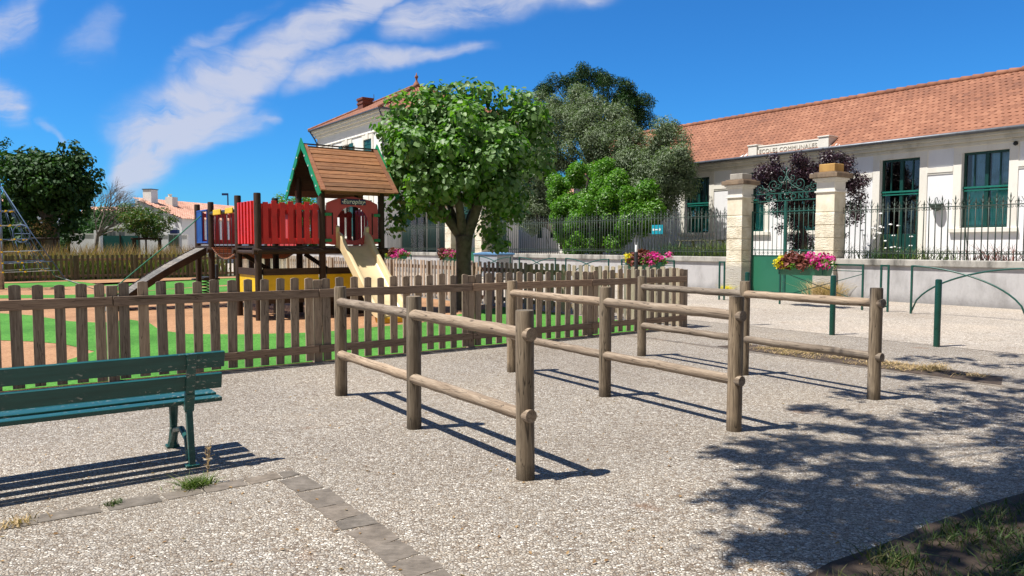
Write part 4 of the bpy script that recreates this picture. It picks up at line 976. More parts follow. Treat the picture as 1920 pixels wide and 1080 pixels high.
# ------------------------------------------------------------------ things in the school yard
o = thing('picnic_table', 'dark picnic table seen through the railing behind the far flower trough', 'table', 23.4, 19.4, z=1.0)
m = M(); m.box(-.4,.4,-1,1,.72,.77); obj('table_top', m, MAT['picketC'], o)
for s in (-.7, .7): m = M(); m.box(s, s+.25, -1, 1, .43, .47); obj('seat', m, MAT['picketC'], o)
for y in (-.75, .75): m = M(); m.beam((-.35,y,.72),(-.65,y,0),.06,.08); m.beam((.35,y,.72),(.65,y,0),.06,.08); m.beam((-.8,y,.40),(.8,y,.40),.06,.06); obj('leg', m, MAT['picketC'], o)
o = thing('info_sign', 'small turquoise sign with white marks behind the railing', 'sign', 21.6, 20.1, z=1.0)
m = M(); m.box(-.012,.012,-.29,.29,.98,1.34); obj('sign_board', m, MAT['cyan'], o, bevel=.01)
m = M(); m.prism_yz([(-.22,1.16),(-.12,1.10),(-.12,1.22)], -.018, -.013); m.box(-.018,-.013,-.08,.12,1.14,1.18); m.lathe([(.001,0),(.001,.001)],3); m.box(-.018,-.013,.15,.23,1.12,1.20); obj('sign_marks', m, MAT['white'], o)
m = M(); m.tube([(.03,-.2,0),(.03,-.2,1.2)], .02, 8); obj('post', m, MAT['gutter'], o); m = M(); m.tube([(.03,.2,0),(.03,.2,1.2)], .02, 8); obj('post', m, MAT['gutter'], o)
o = thing('recycling_bin', 'large grey recycling container with pale blue lid right of the linden trunk', 'bin', 19.3, 28.0)
m = M(); m.prism_yz([(-.85,.12),(.85,.12),(.95,1.12),(-.95,1.12)], -.45, .45); obj('bin_body', m, MAT['greybin'], o, bevel=.03)
m = M(); m.prism_yz([(-.99,1.12),(.99,1.12),(.97,1.18),(.3,1.24),(-.97,1.20)], -.5, .5); obj('lid', m, MAT['bluebin'], o, bevel=.02)
for y in (-.7,.7):
    for x in (-.35,.35): m = M(); m.tube([(x-.03,y,.07),(x+.03,y,.07)], .07, 12); obj('wheel', m, MAT['black'], o)
o = thing('hanging_basket', 'small wire basket fixed to the school wall between door and window', 'basket', SF-.14, 12.0, z=2.72)
m = M(); m.lathe([(.04,0),(.14,.05),(.20,.15),(.22,.24)], 12)
obj('basket', m, MAT['iron'], o, smooth=True); m = M(); m.tube([(-.2,0,.24),(-.1,0,.42),(.0,0,.46),(.13,0,.30)], .012, 5); obj('bracket', m, MAT['iron'], o)
# wild plants along the railing foot
rk = 0
for (a, b_, h, n, mt, lab) in [(21.2,12.9,.55,260,'hedge','low leafy plant at the railing foot beside the ochre-topped pillar'),(21.3,8.2,.55,160,'coleus','reddish weed at the railing foot before the tall right window'),(21.1,9.7,.5,160,'greenreed','pale green weed at the railing foot below the window sill'),
        (21.2,17.6,.6,320,'greenreed','overgrown weeds behind the railing left of the stone pillar'),(21.3,18.9,.6,320,'hedge','dark weeds behind the railing above the far flower trough'),(21.2,16.5,.7,300,'greenreed','tall weeds behind the railing next to the grey-topped pillar')]:
    P = [(random.gauss(0,.14), random.gauss(0,.45)) for _ in range(n)]; me = blades('wall_weed', P, h, .02, MAT[mt], .3); o = link('wall_weed', me, None, (*w2(a, b_), 1.0), TH); tag(o, lab, 'weed', 'weeds along the railing')
yp = thing('yarrow_plant', 'tall stems with white flower heads in front of the green glazed door', 'flower', 21.35, 11.0, z=1.0)
st = M(); fl = M()
for k in range(22):
    x, y, h = random.gauss(0,.15), random.uniform(-.75,.75), random.uniform(.35,1.55); p = (x+random.uniform(-.1,.1), y+random.uniform(-.15,.15), h)
    st.tube([(x,y,0),(x,y,h*.5),p], .006, 4); fl.lathe([(.01,h-.015),(.055,h),(.045,h+.02),(.01,h+.03)], 8, (p[0],p[1]))
obj('stem', st, MAT['greenreed'], yp); obj('flower_head', fl, MAT['white'], yp); obj('foliage', blades('foliage', [(random.gauss(0,.15), random.uniform(-.8,.8)) for _ in range(220)], .45, .025, MAT['hedge'], .4), None, yp)
for (px, py, lab, n, s) in [(1530,560,'clump of dry ornamental grass at the foot of the ochre-topped pillar',900,1.0),(1378,548,'small yellow weed clump at the foot of the grey-topped pillar',220,.5)]:
    x, y = G(px, py); a, b_ = ab(x, y); a = 20.05
    P = [(random.gauss(0,.10*s+.03), random.gauss(0,.22*s)) for _ in range(n)]; o = link('grass_tuft', blades('grass_tuft', P, .48*s, .012, MAT['straw'] if s == 1 else MAT['yellowp'], .45), None, (*w2(a, 12.05 if s == 1 else 15.6), .004), TH); tag(o, lab, 'grass tuft')

# ------------------------------------------------------------------ play structure
PA, PB, GR = 4.73, 15.36, 1.38
ps = thing('play_tower', 'wooden play tower with red panels, gabled board roof and suspension bridge', 'play structure', PA, PB)
def ppost(x, y, h, r=.072):
    m = M(); m.lathe([(r,0),(r,h-.02),(r*.9,h)], 16); return obj('post', m, MAT['stain'], ps, (x, y, 0), auto=True)
DK = 1.50
for x, y, h in [(0,0,2.62),(1.37,0,3.0),(2.77,0,2.9),(0,GR,2.64),(1.37,GR,3.2),(2.77,GR,3.0),(.86,1.50,2.62),(.07,3.94,2.62),(.07,5.3,2.62),(1.45,3.94,2.4),(1.45,5.3,2.4)]: ppost(x, y, h)
for x0, x1, y0, y1 in [(0,2.77,0,GR),(.07,1.45,3.94,5.3)]:
    m = M(); n = int((y1-y0)/.12)
    for i in range(n): yy = y0+(y1-y0)*i/n; m.box(x0-.05, x1+.05, yy, yy+(y1-y0)/n-.012, DK, DK+.04)
    obj('deck', m, MAT['stainx'], ps)
    m = M(); 
    for yy in (y0-.04, y1+.04): m.tube([(x0-.12,yy,DK-.07),(x1+.12,yy,DK-.07)], .065, 10)
    for xx in (x0, x1): m.tube([(xx,y0-.12,DK-.09),(xx,y1+.14,DK-.09)], .05, 10)
    obj('deck_beam', m, MAT['stainx'], ps)
def board_panel(x0, x1, y, z0, z1, n, mat, name='panel', ax='x', gap=.055, jag=.03, th=.018, rails=True):
    """picket style safety panel made of upright boards on two cross boards"""
    m = M(); L = x1-x0; p = L/n
    for i in range(n):
        a = x0+i*p+gap/2; b_ = x0+(i+1)*p-gap/2; zt = z1+(jag if i % 2 else 0)
        if ax == 'x': m.box(a, b_, y-th/2, y+th/2, z0, zt)
        else: m.box(y-th/2, y+th/2, a, b_, z0, zt)
    if rails:
        for za, zb in ((z0, z0+.12), (z1-.14, z1-.03)):
            if ax == 'x': m.box(x0, x1, y+th/2, y+th/2+.016, za+.002, zb)
            else: m.box(y+th/2, y+th/2+.016, x0, x1, za+.002, zb)
    return obj(name, m, mat, ps, bevel=.004)
board_panel(.07, 1.30, -.02, 1.58, 2.44, 7, MAT['red'], 'red_front_panel', gap=.064)
board_panel(.10, 1.33, GR+.02, 1.58, 2.40, 5, MAT['red'], 'red_back_panel'); board_panel(1.44, 2.70, GR+.02, 1.58, 2.35, 7, MAT['redfade'], 'red_back_panel')
m = M()
for i in range(11): yy = .085+i*.112; m.box(-.035-.03*(i % 2), .0, yy, yy+.095, 1.58, 2.47)
m.box(0, .018, .08, 1.30, 1.60, 1.75); m.box(0, .018, .08, 1.30, 2.2, 2.35); obj('red_side_panel', m, MAT['red'], ps, bevel=.004)
board_panel(.08, 1.30, 2.72, 1.58, 2.38, 7, MAT['redfade'], 'red_side_panel', ax='y')
# bridge side panels (far tower) and blue frame
board_panel(.08, 1.44, 5.32, 1.58, 2.42, 7, MAT['redfade'], 'red_back_panel')
m = M()
for xs in (1.45,): m.box(xs, xs+.02, 4.0, 5.24, 1.58, 2.4)
obj('red_side_panel', m, MAT['redfade'], ps)
m = M()
for yy in (4.10, 5.13): m.tube([(.03,yy,1.60),(.03,yy,2.42)], .028, 8)
for zz in (1.62, 2.42): m.tube([(.03,4.10,zz),(.03,5.13,zz)], .028, 8)
m.box(.01, .04, 4.62, 5.08, 1.62, 2.40); obj('blue_frame', m, MAT['blue'], ps, smooth=False)
# suspension bridge
m = M(); n = 20
for i in range(n):
    t = (i+.5)/n; yy = 1.46+(3.86-1.46)*t; z = DK+.02-.26*math.sin(math.pi*t); m.box(.05, 1.40, yy-.05, yy+.05, z-.03, z)
obj('bridge_plank', m, MAT['redwood'], ps)
for xs in (.06, 1.39):
    m = M(); pts = [(xs, 1.42+(3.90-1.42)*t, DK-.28*math.sin(math.pi*t)) for t in [i/14 for i in range(15)]]; m.tube(pts, .012, 6)
    m.tube([(xs, 1.42, 2.33), (xs, 3.90, 2.33)], .05 if xs < 1 else .03, 8)
    for t in [.14,.28,.42,.56,.7,.84]: yy = 1.42+2.48*t; m.tube([(xs,yy,DK-.28*math.sin(math.pi*t)),(xs,yy,2.33)], .008, 5)
    obj('bridge_chain', m, MAT['chain'] if xs < 1 else MAT['chain'], ps, smooth=True)
for ya, yb in ((1.75,2.35),(2.75,3.4)): m = M(); m.box(-.02,.01,ya,yb,2.27,2.40); obj('yellow_grip', m, MAT['yellow'], ps, bevel=.02)
m = M()
for i in range(7): yy = 1.60+i*.34; m.box(1.43, 1.45, yy, yy+.24, 1.45, 2.32)
m.box(1.45,1.47,1.5,3.9,1.5,1.62); m.box(1.45,1.47,1.5,3.9,2.15,2.28); obj('red_side_panel', m, MAT['redfade'], ps)
# curved ramp with rope
m = M(); cv = [(0.0-2.35*t, (DK-.02)*(math.cos(t*math.pi/2)**.9 if t < 1 else 0)) for t in [i/18 for i in range(19)]]
cv = [(-2.55*math.sin(t*math.pi/2), (DK-.02)*(1-(1-math.cos(t*math.pi/2)))) for t in [i/18 for i in range(19)]]
cv = [(-.02-2.25*t, (DK-.03)*(1-t)+.09*math.sin(math.pi*t)) for t in [i/18 for i in range(19)]]
for (x0_, z0_), (x1_, z1_) in zip(cv[:-1], cv[1:]): m.beam((x0_, 4.62, z0_), (x1_, 4.62, z1_), .98, .035) if False else m.beam((x0_-.006, 4.62, z0_), (x1_+.006, 4.62, z1_), .98, .03)
obj('ramp_plank', m, MAT['greyplank'], ps)
for yy in (4.08, 5.16):
    m = M()
    for (x0_, z0_), (x1_, z1_) in zip(cv[:-1], cv[1:]): m.add([(x0_,yy,z0_-.15),(x1_,yy,z1_-.15),(x1_,yy,z1_+.03),(x0_,yy,z0_+.03),(x0_,yy+.05,z0_-.15),(x1_,yy+.05,z1_-.15),(x1_,yy+.05,z1_+.03),(x0_,yy+.05,z0_+.03)], [(0,1,2,3),(7,6,5,4),(0,4,5,1),(3,2,6,7)])
    obj('ramp_side', m, MAT['stainx'], ps)
m = M(); m.tube([(.0,4.62,2.30),(-.6,4.62,1.74),(-1.3,4.62,1.15),(-1.9,4.62,.62),(-2.3,4.62,.15)], .014, 6); obj('climbing_rope', m, MAT['rope_g'], ps, smooth=True)
# entrance panel with round opening
def entry_panel(x0, x1, y, z0, zc, z1):
    cx = (x0+x1)/2; cz = 2.03; r = .375; m = M(); n = 40; hw = (x1-x0)/2
    inner = []; outer = []
    for i in range(n):
        t = -math.pi/2+2*math.pi*i/n; c, s = math.cos(t), math.sin(t); inner.append((cx+r*c, cz+r*s*1.0))
        # outer boundary point along the same ray
        k = 1e9
        if abs(c) > 1e-6: k = min(k, hw/abs(c))
        if s < 0: k = min(k, (cz-z0)/-s)
        ox, oz = cx+k*c, cz+k*s
        if s >= 0 or True:
            for _ in range(30):
                ztop = zc+(z1-zc)*(1-((cx+k*c-cx)/hw)**2)
                if cz+k*s > ztop: k *= .985 if cz+k*s-ztop > .01 else .998
            ox, oz = cx+k*c, min(cz+k*s, zc+(z1-zc)*(1-((cx+k*c-cx)/hw)**2))
        outer.append((ox, oz))
    th = .02
    vs = [(a, y, b_) for a, b_ in inner]+[(a, y, b_) for a, b_ in outer]+[(a, y+th, b_) for a, b_ in inner]+[(a, y+th, b_) for a, b_ in outer]; fs = []
    for i in range(n):
        j = (i+1) % n; fs += [(i, j, n+j, n+i), (2*n+i, 3*n+i, 3*n+j, 2*n+j), (i, 2*n+i, 2*n+j, j), (n+i, n+j, 3*n+j, 3*n+i)]
    m.add(vs, fs); p = obj('entrance_panel', m, MAT['redfade'], ps)
    # corner fill below the arch ends
    m2 = M()
    for sx in (-1, 1): m2.box(cx+sx*.47-.014, cx+sx*.47+.014, y-.003, y-.001, 1.78, 2.26)
    obj('slot', m2, MAT['dark'], p)
    return p
ep = entry_panel(1.46, 2.68, -.02, 1.56, 2.46, 2.62)
m = M(); m.box(1.80, 2.38, -.05, -.024, 2.44, 2.565); sg = obj('name_plate', m, MAT['navy'], ps, bevel=.01)
me = text_mesh('Europlay', .135, .002, MAT['white'], 'plate_lettering', shear=.25, width=1.05, bevel=.0015); q = link('plate_lettering', me, sg, (2.09, -.053, 2.505)); q.rotation_euler = (R(90), 0, 0)
m = M()
for x in (1.83, 2.35): m.obox((x, -.054, 2.50), (1,0,0), (0,1,0), (0,0,1), .012, .004, .012)
obj('rivet', m, MAT['white'], sg)
m = M()
for x in (1.44, 2.60):
    for z in (2.22, 1.66): m.box(x-.03, x+.14, -.052, -.022, z-.035, z+.035)
obj('green_clamp', m, MAT['green'], ps, bevel=.015)
# gabled roof
rx0, rx1, ry, rzt, ez, hw = 1.21, 3.0, .69, 3.75, 2.70, 1.07
rf = M(); sl_ = math.hypot(hw, rzt-ez); nb = 11; dv = Vector((0, hw, rzt-ez)).normalized(); nv = Vector((0, -(rzt-ez), hw)).normalized()
for side in (1, -1):
    for i in range(nb):
        a = i/nb; c = (i+1)/nb; v0 = Vector((0, -hw, ez))+dv*(sl_*a+.0); v1 = Vector((0, -hw, ez))+dv*(sl_*c-.024)
        mid = (v0+v1)/2; dvy = dv.copy(); nn = nv.copy()
        if side < 0: mid.y = -mid.y; dvy.y = -dvy.y; nn.y = -nn.y
        rf.obox((((rx0+rx1)/2), ry+mid.y, mid.z+.006*(i % 2)), (1,0,0), dvy, nn, (rx1-rx0)/2, (v1-v0).length/2, .014)
rfo = obj('roof', rf, MAT['roofwood'], ps)
for side in (1, -1):
    m = M(); cc = Vector((0, -hw/2, (rzt+ez)/2))-nv*.030; a_ = dv.copy(); b_ = nv.copy()
    if side < 0: cc.y = -cc.y; a_.y = -a_.y; b_.y = -b_.y
    m.obox(((rx0+rx1)/2, ry+cc.y, cc.z), (1,0,0), a_, b_, (rx1-rx0)/2-.03, sl_/2-.05, .006); obj('gap_shade_sheet', m, MAT['stainx'], rfo)  # dark sheet added under the boards so their gaps read as shade
for side in (1, -1):
    for x in (rx0+.05, rx1-.05):
        m = M(); p0 = Vector((x, ry-side*hw*1.01, ez-.01)); p1 = Vector((x, ry, rzt+.02)); off = Vector((0, -side*nv.y*-.0, 0)); nn = Vector((0, -side*(rzt-ez), hw)).normalized(); m.beam(p0+nn*.03, p1+nn*.03, .10, .022, up=nn); obj('barge_strip', m, MAT['redwood'], rfo)
m = M(); m.box(rx0-.01, rx1+.01, ry-.05, ry+.05, rzt+.025, rzt+.045); obj('ridge_cap', m, MAT['stainx'], rfo)
m = M()
for zz in (2.74,):
    m.box(1.3, 2.95, -.05, .05, zz-.08, zz+.06); m.box(1.3, 2.95, GR-.05, GR+.05, zz-.08, zz+.06)
obj('roof_beam', m, MAT['redwood'], rfo)
for x in (rx0-.03, rx1+.005):                                    # scalloped green barge boards
    for side in (1, -1):
        m = M(); n = 24; out = []; inn = []
        for i in range(n+1):
            t = i/n; y = -hw*1.03*(1-t); z = ez-.06+(rzt+.16-ez+.06)*t; w = .13+.035*abs(math.sin(t*math.pi*4)); out.append((ry+side*y*1.0, z)); 
            q = (1-t); inn.append((ry+side*(y+w*.75 if y+w*.75 < 0 else 0), z-w*.45))
        for i in range(n): m.add([(x, out[i][0], out[i][1]), (x, out[i+1][0], out[i+1][1]), (x, inn[i+1][0], inn[i+1][1]), (x, inn[i][0], inn[i][1]), (x+.025, out[i][0], out[i][1]), (x+.025, out[i+1][0], out[i+1][1]), (x+.025, inn[i+1][0], inn[i+1][1]), (x+.025, inn[i][0], inn[i][1])], [(0,1,2,3),(7,6,5,4),(0,4,5,1),(3,2,6,7)])
        obj('barge_board', m, MAT['green'], rfo)
m = M()
for side in (1, -1):
    for t in (.1,.32,.54,.76): y = -hw*(1-t)*.92; z = ez+(rzt-ez)*t; m.obox((rx0-.035, ry+side*y, z), (1,0,0), (0,1,0), (0,0,1), .006, .018, .018)
obj('white_peg', m, MAT['white'], rfo)
# lower play panels
for x0_, x1_, mt in ((.09, 1.28, 'yellow'), (1.46, 2.68, 'yellow')):
    m = M(); m.box(x0_, x1_, -.012, .012, .46, .93); obj('yellow_panel', m, MAT[mt], ps)
    m = M(); m.box(x0_, x1_, -.04, .04, .93, 1.07); m.box(x0_, x1_, -.04, .04, .34, .46); obj('panel_beam', m, MAT['stainx'], ps)
m = M(); m.box(-.012, .012, .09, 1.29, .46, .93); obj('yellow_panel', m, MAT['yellow'], ps); m = M(); m.box(-.04, .04, .09, 1.29, .93, 1.07); m.box(-.04,.04,.09,1.29,.34,.46); obj('panel_beam', m, MAT['stainx'], ps)
m = M(); m.box(.09, 1.28, GR-.03, GR+.03, .9, 1.0); m.box(1.46, 2.68, GR-.03, GR+.03, .9, 1.0); m.beam((.1,GR,1.35),(.75,GR,.95),.06,.09); m.beam((1.5,GR,1.35),(2.1,GR,.95),.06,.09); m.beam((2.7,.1,1.35),(2.7,.7,.95),.06,.09); m.box(.1,1.3,.45,.95,.38,.44); m.box(1.5,2.7,.3,1.1,.0,.40); obj('under_deck_brace', m, MAT['stainx'], ps)
# slide
sl2 = M(); sx0, sx1 = 1.74, 2.40; path = []
for t in [i/24 for i in range(25)]:
    y = .05-t*2.12
    if t < .1: z = 1.55-.25*t
    elif t < .82: z = 1.525-(t-.1)*1.78
    else: u_ = (t-.82)/.18; z = 1.525-.72*1.78-.32*(u_-.5*u_*u_)*.55
    path.append((y, max(z, .16)))
def cross(y, z, hgt): 
    return [(sx0-.04, y, z-.05), (sx0-.04, y, z+hgt), (sx0, y, z+hgt+.02), (sx0+.045, y, z+hgt), (sx0+.06, y, z+.05), (sx0+.12, y, z), (sx1-.12, y, z), (sx1-.06, y, z+.05), (sx1-.045, y, z+hgt), (sx1, y, z+hgt+.02), (sx1+.04, y, z+hgt), (sx1+.04, y, z-.05)]
vs = []; fs = []
for i, (y, z) in enumerate(path):
    t = i/24; hgt = .26 if t < .12 else (.20 if t < .85 else .14); hgt = .30-.1*min(1, t*4) if t < .85 else .20-.08*(t-.85)/.15; vs += cross(y, z, hgt)
k = 12
for i in range(24):
    for j in range(k): fs.append((i*k+j, (i+1)*k+j, (i+1)*k+(j+1) % k, i*k+(j+1) % k))
fs += [tuple(range(k)), tuple(range(24*k+k-1, 24*k-1, -1))]
sl2.add(vs, fs); sl_o = obj('slide', sl2, MAT['slide'], ps, auto=True)
m = M()
for x in (sx0-.02, sx1+.02): m.tube([(x, .02, 1.50), (x, .0, 1.92), (x, -.03, 1.96)], [.055, .05, .04], 10)
obj('slide_handle', m, MAT['slide'], sl_o, smooth=True)
m = M(); m.box(sx0+.02, sx1-.02, -2.09, -1.75, .0, .13); obj('slide_foot', m, MAT['slideyellow'], sl_o, bevel=.03)

# ------------------------------------------------------------------ rope pyramid
cx_, cy_ = G(4, 543); net = thing('climbing_net', 'rope climbing pyramid on a steel mast at the left edge of the playground', 'climbing frame', xy=(cx_, cy_), rz=0)
MH = 3.85; m = M(); m.tube([(0,0,0),(0,0,MH-.15)], [.075,.07], 14); obj('mast', m, MAT['galv'], net, smooth=True); m = M(); m.tube([(0,0,MH-.15),(0,0,MH)], [.09,.05], 12); obj('mast_cap', m, MAT['rope_w'], net)
v0 = Vector((2.45, -.35, .38)); ax_, ay_ = G(172, 543); corners = [Matrix.Rotation(R(90*i), 3, 'Z') @ v0 for i in range(4)]
topv = Vector((0, 0, MH-.06)); rb, rw = M(), M(); TIE = M().box(-.03,.03,-.03,.03,-.022,.022).mesh('rope_clamp', MAT['yellow']); lev = [.12,.27,.41,.55,.68,.80,.90]
for i, c in enumerate(corners):
    rb.tube([topv, topv.lerp(c, .5)+Vector((0,0,-.12)), c], .017, 6); rw.tube([c, Vector((c.x*1.5, c.y*1.5, 0))], .016, 5); d = corners[(i+1) % 4]
    prev = None
    for kx, l in enumerate(lev):
        if l < .25: continue
        p, q = topv.lerp(c, l)+Vector((0,0,-.12*math.sin(math.pi*l))), topv.lerp(d, l)+Vector((0,0,-.12*math.sin(math.pi*l)))
        mid_ = (p+q)/2*.82; mid_.z = (p.z+q.z)/2-.06; n_ = 8
        pts = [p.lerp(q, s/n_)*1.0 for s in range(n_+1)]; pts = [Vector((P_.x*(1-.28*math.sin(math.pi*s/n_)), P_.y*(1-.28*math.sin(math.pi*s/n_)), P_.z-.05*math.sin(math.pi*s/n_))) for s, P_ in enumerate(pts)]
        (rb if kx % 2 else rw).tube(pts, .012, 5)
        for s in (2, 4, 6):
            link('rope_clamp', TIE, net, tuple(pts[s]))
            if prev: rb.tube([prev[s], pts[s]], .010, 5)
        if kx % 2: rw.tube([Vector((0,0,p.z-.1)), pts[4]], .010, 5)
        prev = pts
obj('blue_rope', rb, MAT['rope_b'], net, smooth=True); obj('pale_rope', rw, MAT['rope_w'], net, smooth=True)
m = M()
m.tube([(.95+.30*math.cos(t), -.3, 1.95+.30*math.sin(t)) for t in [i*2*math.pi/24 for i in range(24)]], .022, 6, close=True); m.tube([(.65,-.3,1.95),(1.25,-.3,1.95)], .012, 5); m.tube([(.95,-.3,1.65),(.95,-.3,2.25)], .012, 5); obj('rope_wheel', m, MAT['rope_b'], net)
x, y = G(205, 520); 
# spring rocker seen past the fence
x, y = w2(5.9, 24.5); sr = thing('spring_rocker', 'dark spring rocker seen under the suspension bridge', 'toy', xy=(x, y)); m = M(); m.tube([(.12*math.cos(t*3), .12*math.sin(t*3), .05+t*.045) for t in [i*.35 for i in range(28)]], .018, 6); obj('spring', m, MAT['black'], sr, smooth=True); m = M(); m.box(-.4,.4,-.14,.14,.46,.52); m.box(-.1,.1,-.3,.3,.52,.57); m.box(.25,.32,-.25,.25,.52,.95); obj('seat', m, MAT['black'], sr, bevel=.02)

# ------------------------------------------------------------------ trees near the playground
def P3(px, py, Y): return ((px-960)/F*Y, Y, HC+(460-py)/F*Y)
lx, ly = G(868, 580)
ldx = lambda px: (px-960)/F*ly-lx
# linden: explicit crown outline from clumps
o = thing('linden_tree', 'pollarded linden with a broad leafy crown inside the street-side picket fence', 'tree', xy=(lx, ly), rz=0)
C = crown_centres((.02, 0, 3.62), (1.58, 1.62, 1.26), 95, lo=.64, zmin=-.55, noise=.19); lows = crown_centres((-.05, 0, 3.0), (1.5, 1.45, .85), 44, lo=.75, zmin=-1, noise=.1)
lows = lows[lows[:, 2] > 2.0]; C = np.concatenate([C, lows]); C = C[~((np.abs(C[:, 0]-.05) < .5) & (C[:, 2] < 2.62))]
C = np.concatenate([C, np.array([(ldx(px), dy, HC+(460-py)/F*ly) for px, py, dy in [(745,330,0),(735,375,.2),(742,420,-.2),(760,200,0),(815,180,0),(880,172,.3),(915,182,-.3),(960,195,0),(985,185,.2),(1005,230,0),(1015,262,.1),(1008,300,0),(930,450,-.3),(925,425,0),(765,400,-.3),(940,385,-.5),(740,270,.2),(735,240,0),(1000,215,-.2),(850,178,0),(800,200,-.4)]])])
rr = .40*(.65+.7*rng.random(len(C))); cnt = (15500*rr**2/np.sum(rr**2)).astype(int); P, N = clump_points(C, rr, cnt, .55, .4, .85)
kk = 3800; d = rdir(kk)*(rng.random(kk)**.5)[:, None]*.72; P = np.concatenate([P, np.array((.02,0,3.55))+d*np.array((1.8,1.8,1.45))]); N = np.concatenate([N, rdir(kk)])
obj('crown', leaves_mesh('crown', P, N, .130, MAT['linden'], .85, fold=.22, droop=(0,0,-.9), shape=6), None, o)
m = M(); m.tube([(.05,0,-.05),(.04,0,.1),(.03,0,.6),(.02,0,1.2),(.03,0,1.62),(.03,0,1.78)], [.27,.215,.19,.18,.20,.215], 18, wob=.10)
fk = [((.0,0,1.70),(-.52,.1,2.45),(-1.1,.2,3.1),.135,.08),((.03,0,1.72),(-.10,-.2,2.6),(-.15,-.4,3.5),.125,.06),((.06,0,1.68),(.42,.0,2.55),(.62,-.1,3.3),.145,.08),((.02,.1,1.7),(.2,.5,2.5),(.6,1.0,3.3),.11,.06),((0,.1,1.7),(-.4,.6,2.6),(-.7,1.0,3.4),.10,.05)]
for a, b_, c, r0, r1 in fk:
    A_, B_, C_ = map(Vector, (a, b_, c)); pts = [A_*(1-t)**2+B_*2*t*(1-t)+C_*t*t for t in [i/8 for i in range(9)]]; m.tube(pts, [r0+(r1-r0)*t/8 for t in range(9)], 12, wob=.12)
    for j in range(12): q = C[rng.integers(len(C))]; 
    near = sorted(range(len(C)), key=lambda i: (Vector(C[i])-C_).length)[:12]
    for j in near: limb(m, tuple(C_), tuple(C[j]), r1*.5, .01, 5)
obj('trunk', m, MAT['bark'], o, smooth=True)
# dark tree on the far left
Y = 40; x = (97-960)/F*Y
ex = [((px-97)/F*Y, dy, HC+(460-py)/F*Y) for px, py, dy in [(20,320,0),(25,300,0),(60,285,.5),(140,280,0),(168,300,0),(176,325,.3),(165,345,0),(30,350,0),(45,370,0),(140,375,-.5),(60,410,-.3),(135,420,0),(80,420,-1),(110,425,-1),(70,445,-.6),(130,400,-.8),(120,410,.6),(130,395,.5),(105,435,.6),(60,425,.5),(135,440,.3),(125,425,0),(45,400,.5),(35,425,.3),(140,380,.8)]]
tree('elm_tree', 'dark dense pollarded tree with grey forked trunk behind the back fence', 'tree', (x, Y), 0, 2.7, .42, (-.05, 0, 4.75), (1.85, 1.8, 1.6), MAT['plane'], MAT['bark_g'], 200, 20000, .20, csize=.55, fork=6, extra=ex, shape=6, ratio=.75, droop=(0,0,-.8), lo=.6, zmin=-.8)
tree('side_tree', 'tree reaching in at the far left edge above the rope pyramid', 'tree', ((-45-960)/F*44, 44), 0, 4.0, .3, (0, 0, 6.4), (2.05, 2.0, 1.5), MAT['plane'], MAT['bark_d'], 45, 3200, .18, csize=.5, extra=[((15+45)/F*44, 0, HC+(460-270)/F*44), ((10+45)/F*44, 0, HC+(460-280)/F*44)])
# bare tree
bt = thing('bare_tree', 'leafless spreading tree right of the dark dense tree', 'tree', xy=((188-960)/F*46, 46), rz=0); m = M(); m.tube([(-.3,0,0),(-.25,0,1.2),(-.1,0,2.2)], [.16,.12,.10], 8)
def twig(p, d, L, r, dep):
    q = p+d*L; m.tube([p, p+d*L*.5+Vector((0,0,.03)), q], [r, r*.8, r*.6], 5 if dep > 1 else 4, caps=False)
    if dep == 0: return
    for _ in range(3 if dep > 1 else 4):
        nd = (d+Vector((random.gauss(.12,.42), random.gauss(0,.42), random.gauss(.0,.28)))).normalized(); twig(p+d*L*random.uniform(.55,1), nd, L*random.uniform(.6,.8), r*.55, dep-1)
for dx, dz in ((.75,.8),(.35,1),(.9,.35),(0,1),(.6,.5),(.2,.9),(.9,.7),(.5,.9)): twig(Vector((-.1,0,2.1)), Vector((dx, random.uniform(-.4,.4), dz)).normalized(), 1.45, .05, 4)
obj('branches', m, MAT['bark_g'], bt)
# olive, pine, bright bush, plum
Y = 35; cxo = (1120-960)/F*Y
def E(lst, px0, Y, z0, A=None):
    out = []
    for px, py, dy in lst:
        u = (px-960)/F; Yi = (A/(CA*u+SA) if A else Y)+dy
        out.append((u*Yi-(px0-960)/F*Y, Yi-Y, HC+(460-py)/F*Yi-z0))
    return out
ol = [(1000,260,.4),(990,330,.5),(1010,300,.7),(1025,320,.5),(975,350,.6),(1000,370,.5),(1030,390,.5),(1000,410,.6),(970,390,.7),(1215,380,-.2),(1190,360,0),(990,215,.3),(1005,200,0),(1035,235,-.5),(1020,260,-.6),(1075,215,-.6),(1100,235,-.8),(1130,255,-.8),(1005,300,-.3),(985,260,0),(1160,300,-.8),(1050,300,-.8),(1010,240,0),(1020,210,.3),(1050,195,0),(1085,190,.2),(1110,200,-.3),(1130,225,0),(1150,235,.4),(1180,250,0),(1160,270,-.5),(1000,280,0),(1010,320,.4),(1230,262,0),(1250,275,.3),(1268,300,0),(1272,325,-.3),(1258,350,0),(1215,280,.3),(1200,310,-.5),(1225,330,-.6),(1240,370,0),(1060,235,-.9),(1090,260,-1),(1120,290,-1),(1040,280,-.8),(1250,310,-.5),(1010,355,0),(1030,365,.3),(1000,390,.3),(985,300,.4),(1180,340,-.4),(1215,370,-.3)]
C = np.array(E(ol, 1120, Y, 1.0, 24.2)); C2 = np.concatenate([C+np.clip(rng.normal(size=C.shape)*.45, -.62, .62)*np.array((1,1,.8))-np.array((0,0,.12)) for _ in range(6)]); 
o = thing('olive_tree', 'large silvery-green olive tree with low forked limbs behind the railing', 'tree', xy=(cxo, Y), z=1.0, rz=0)
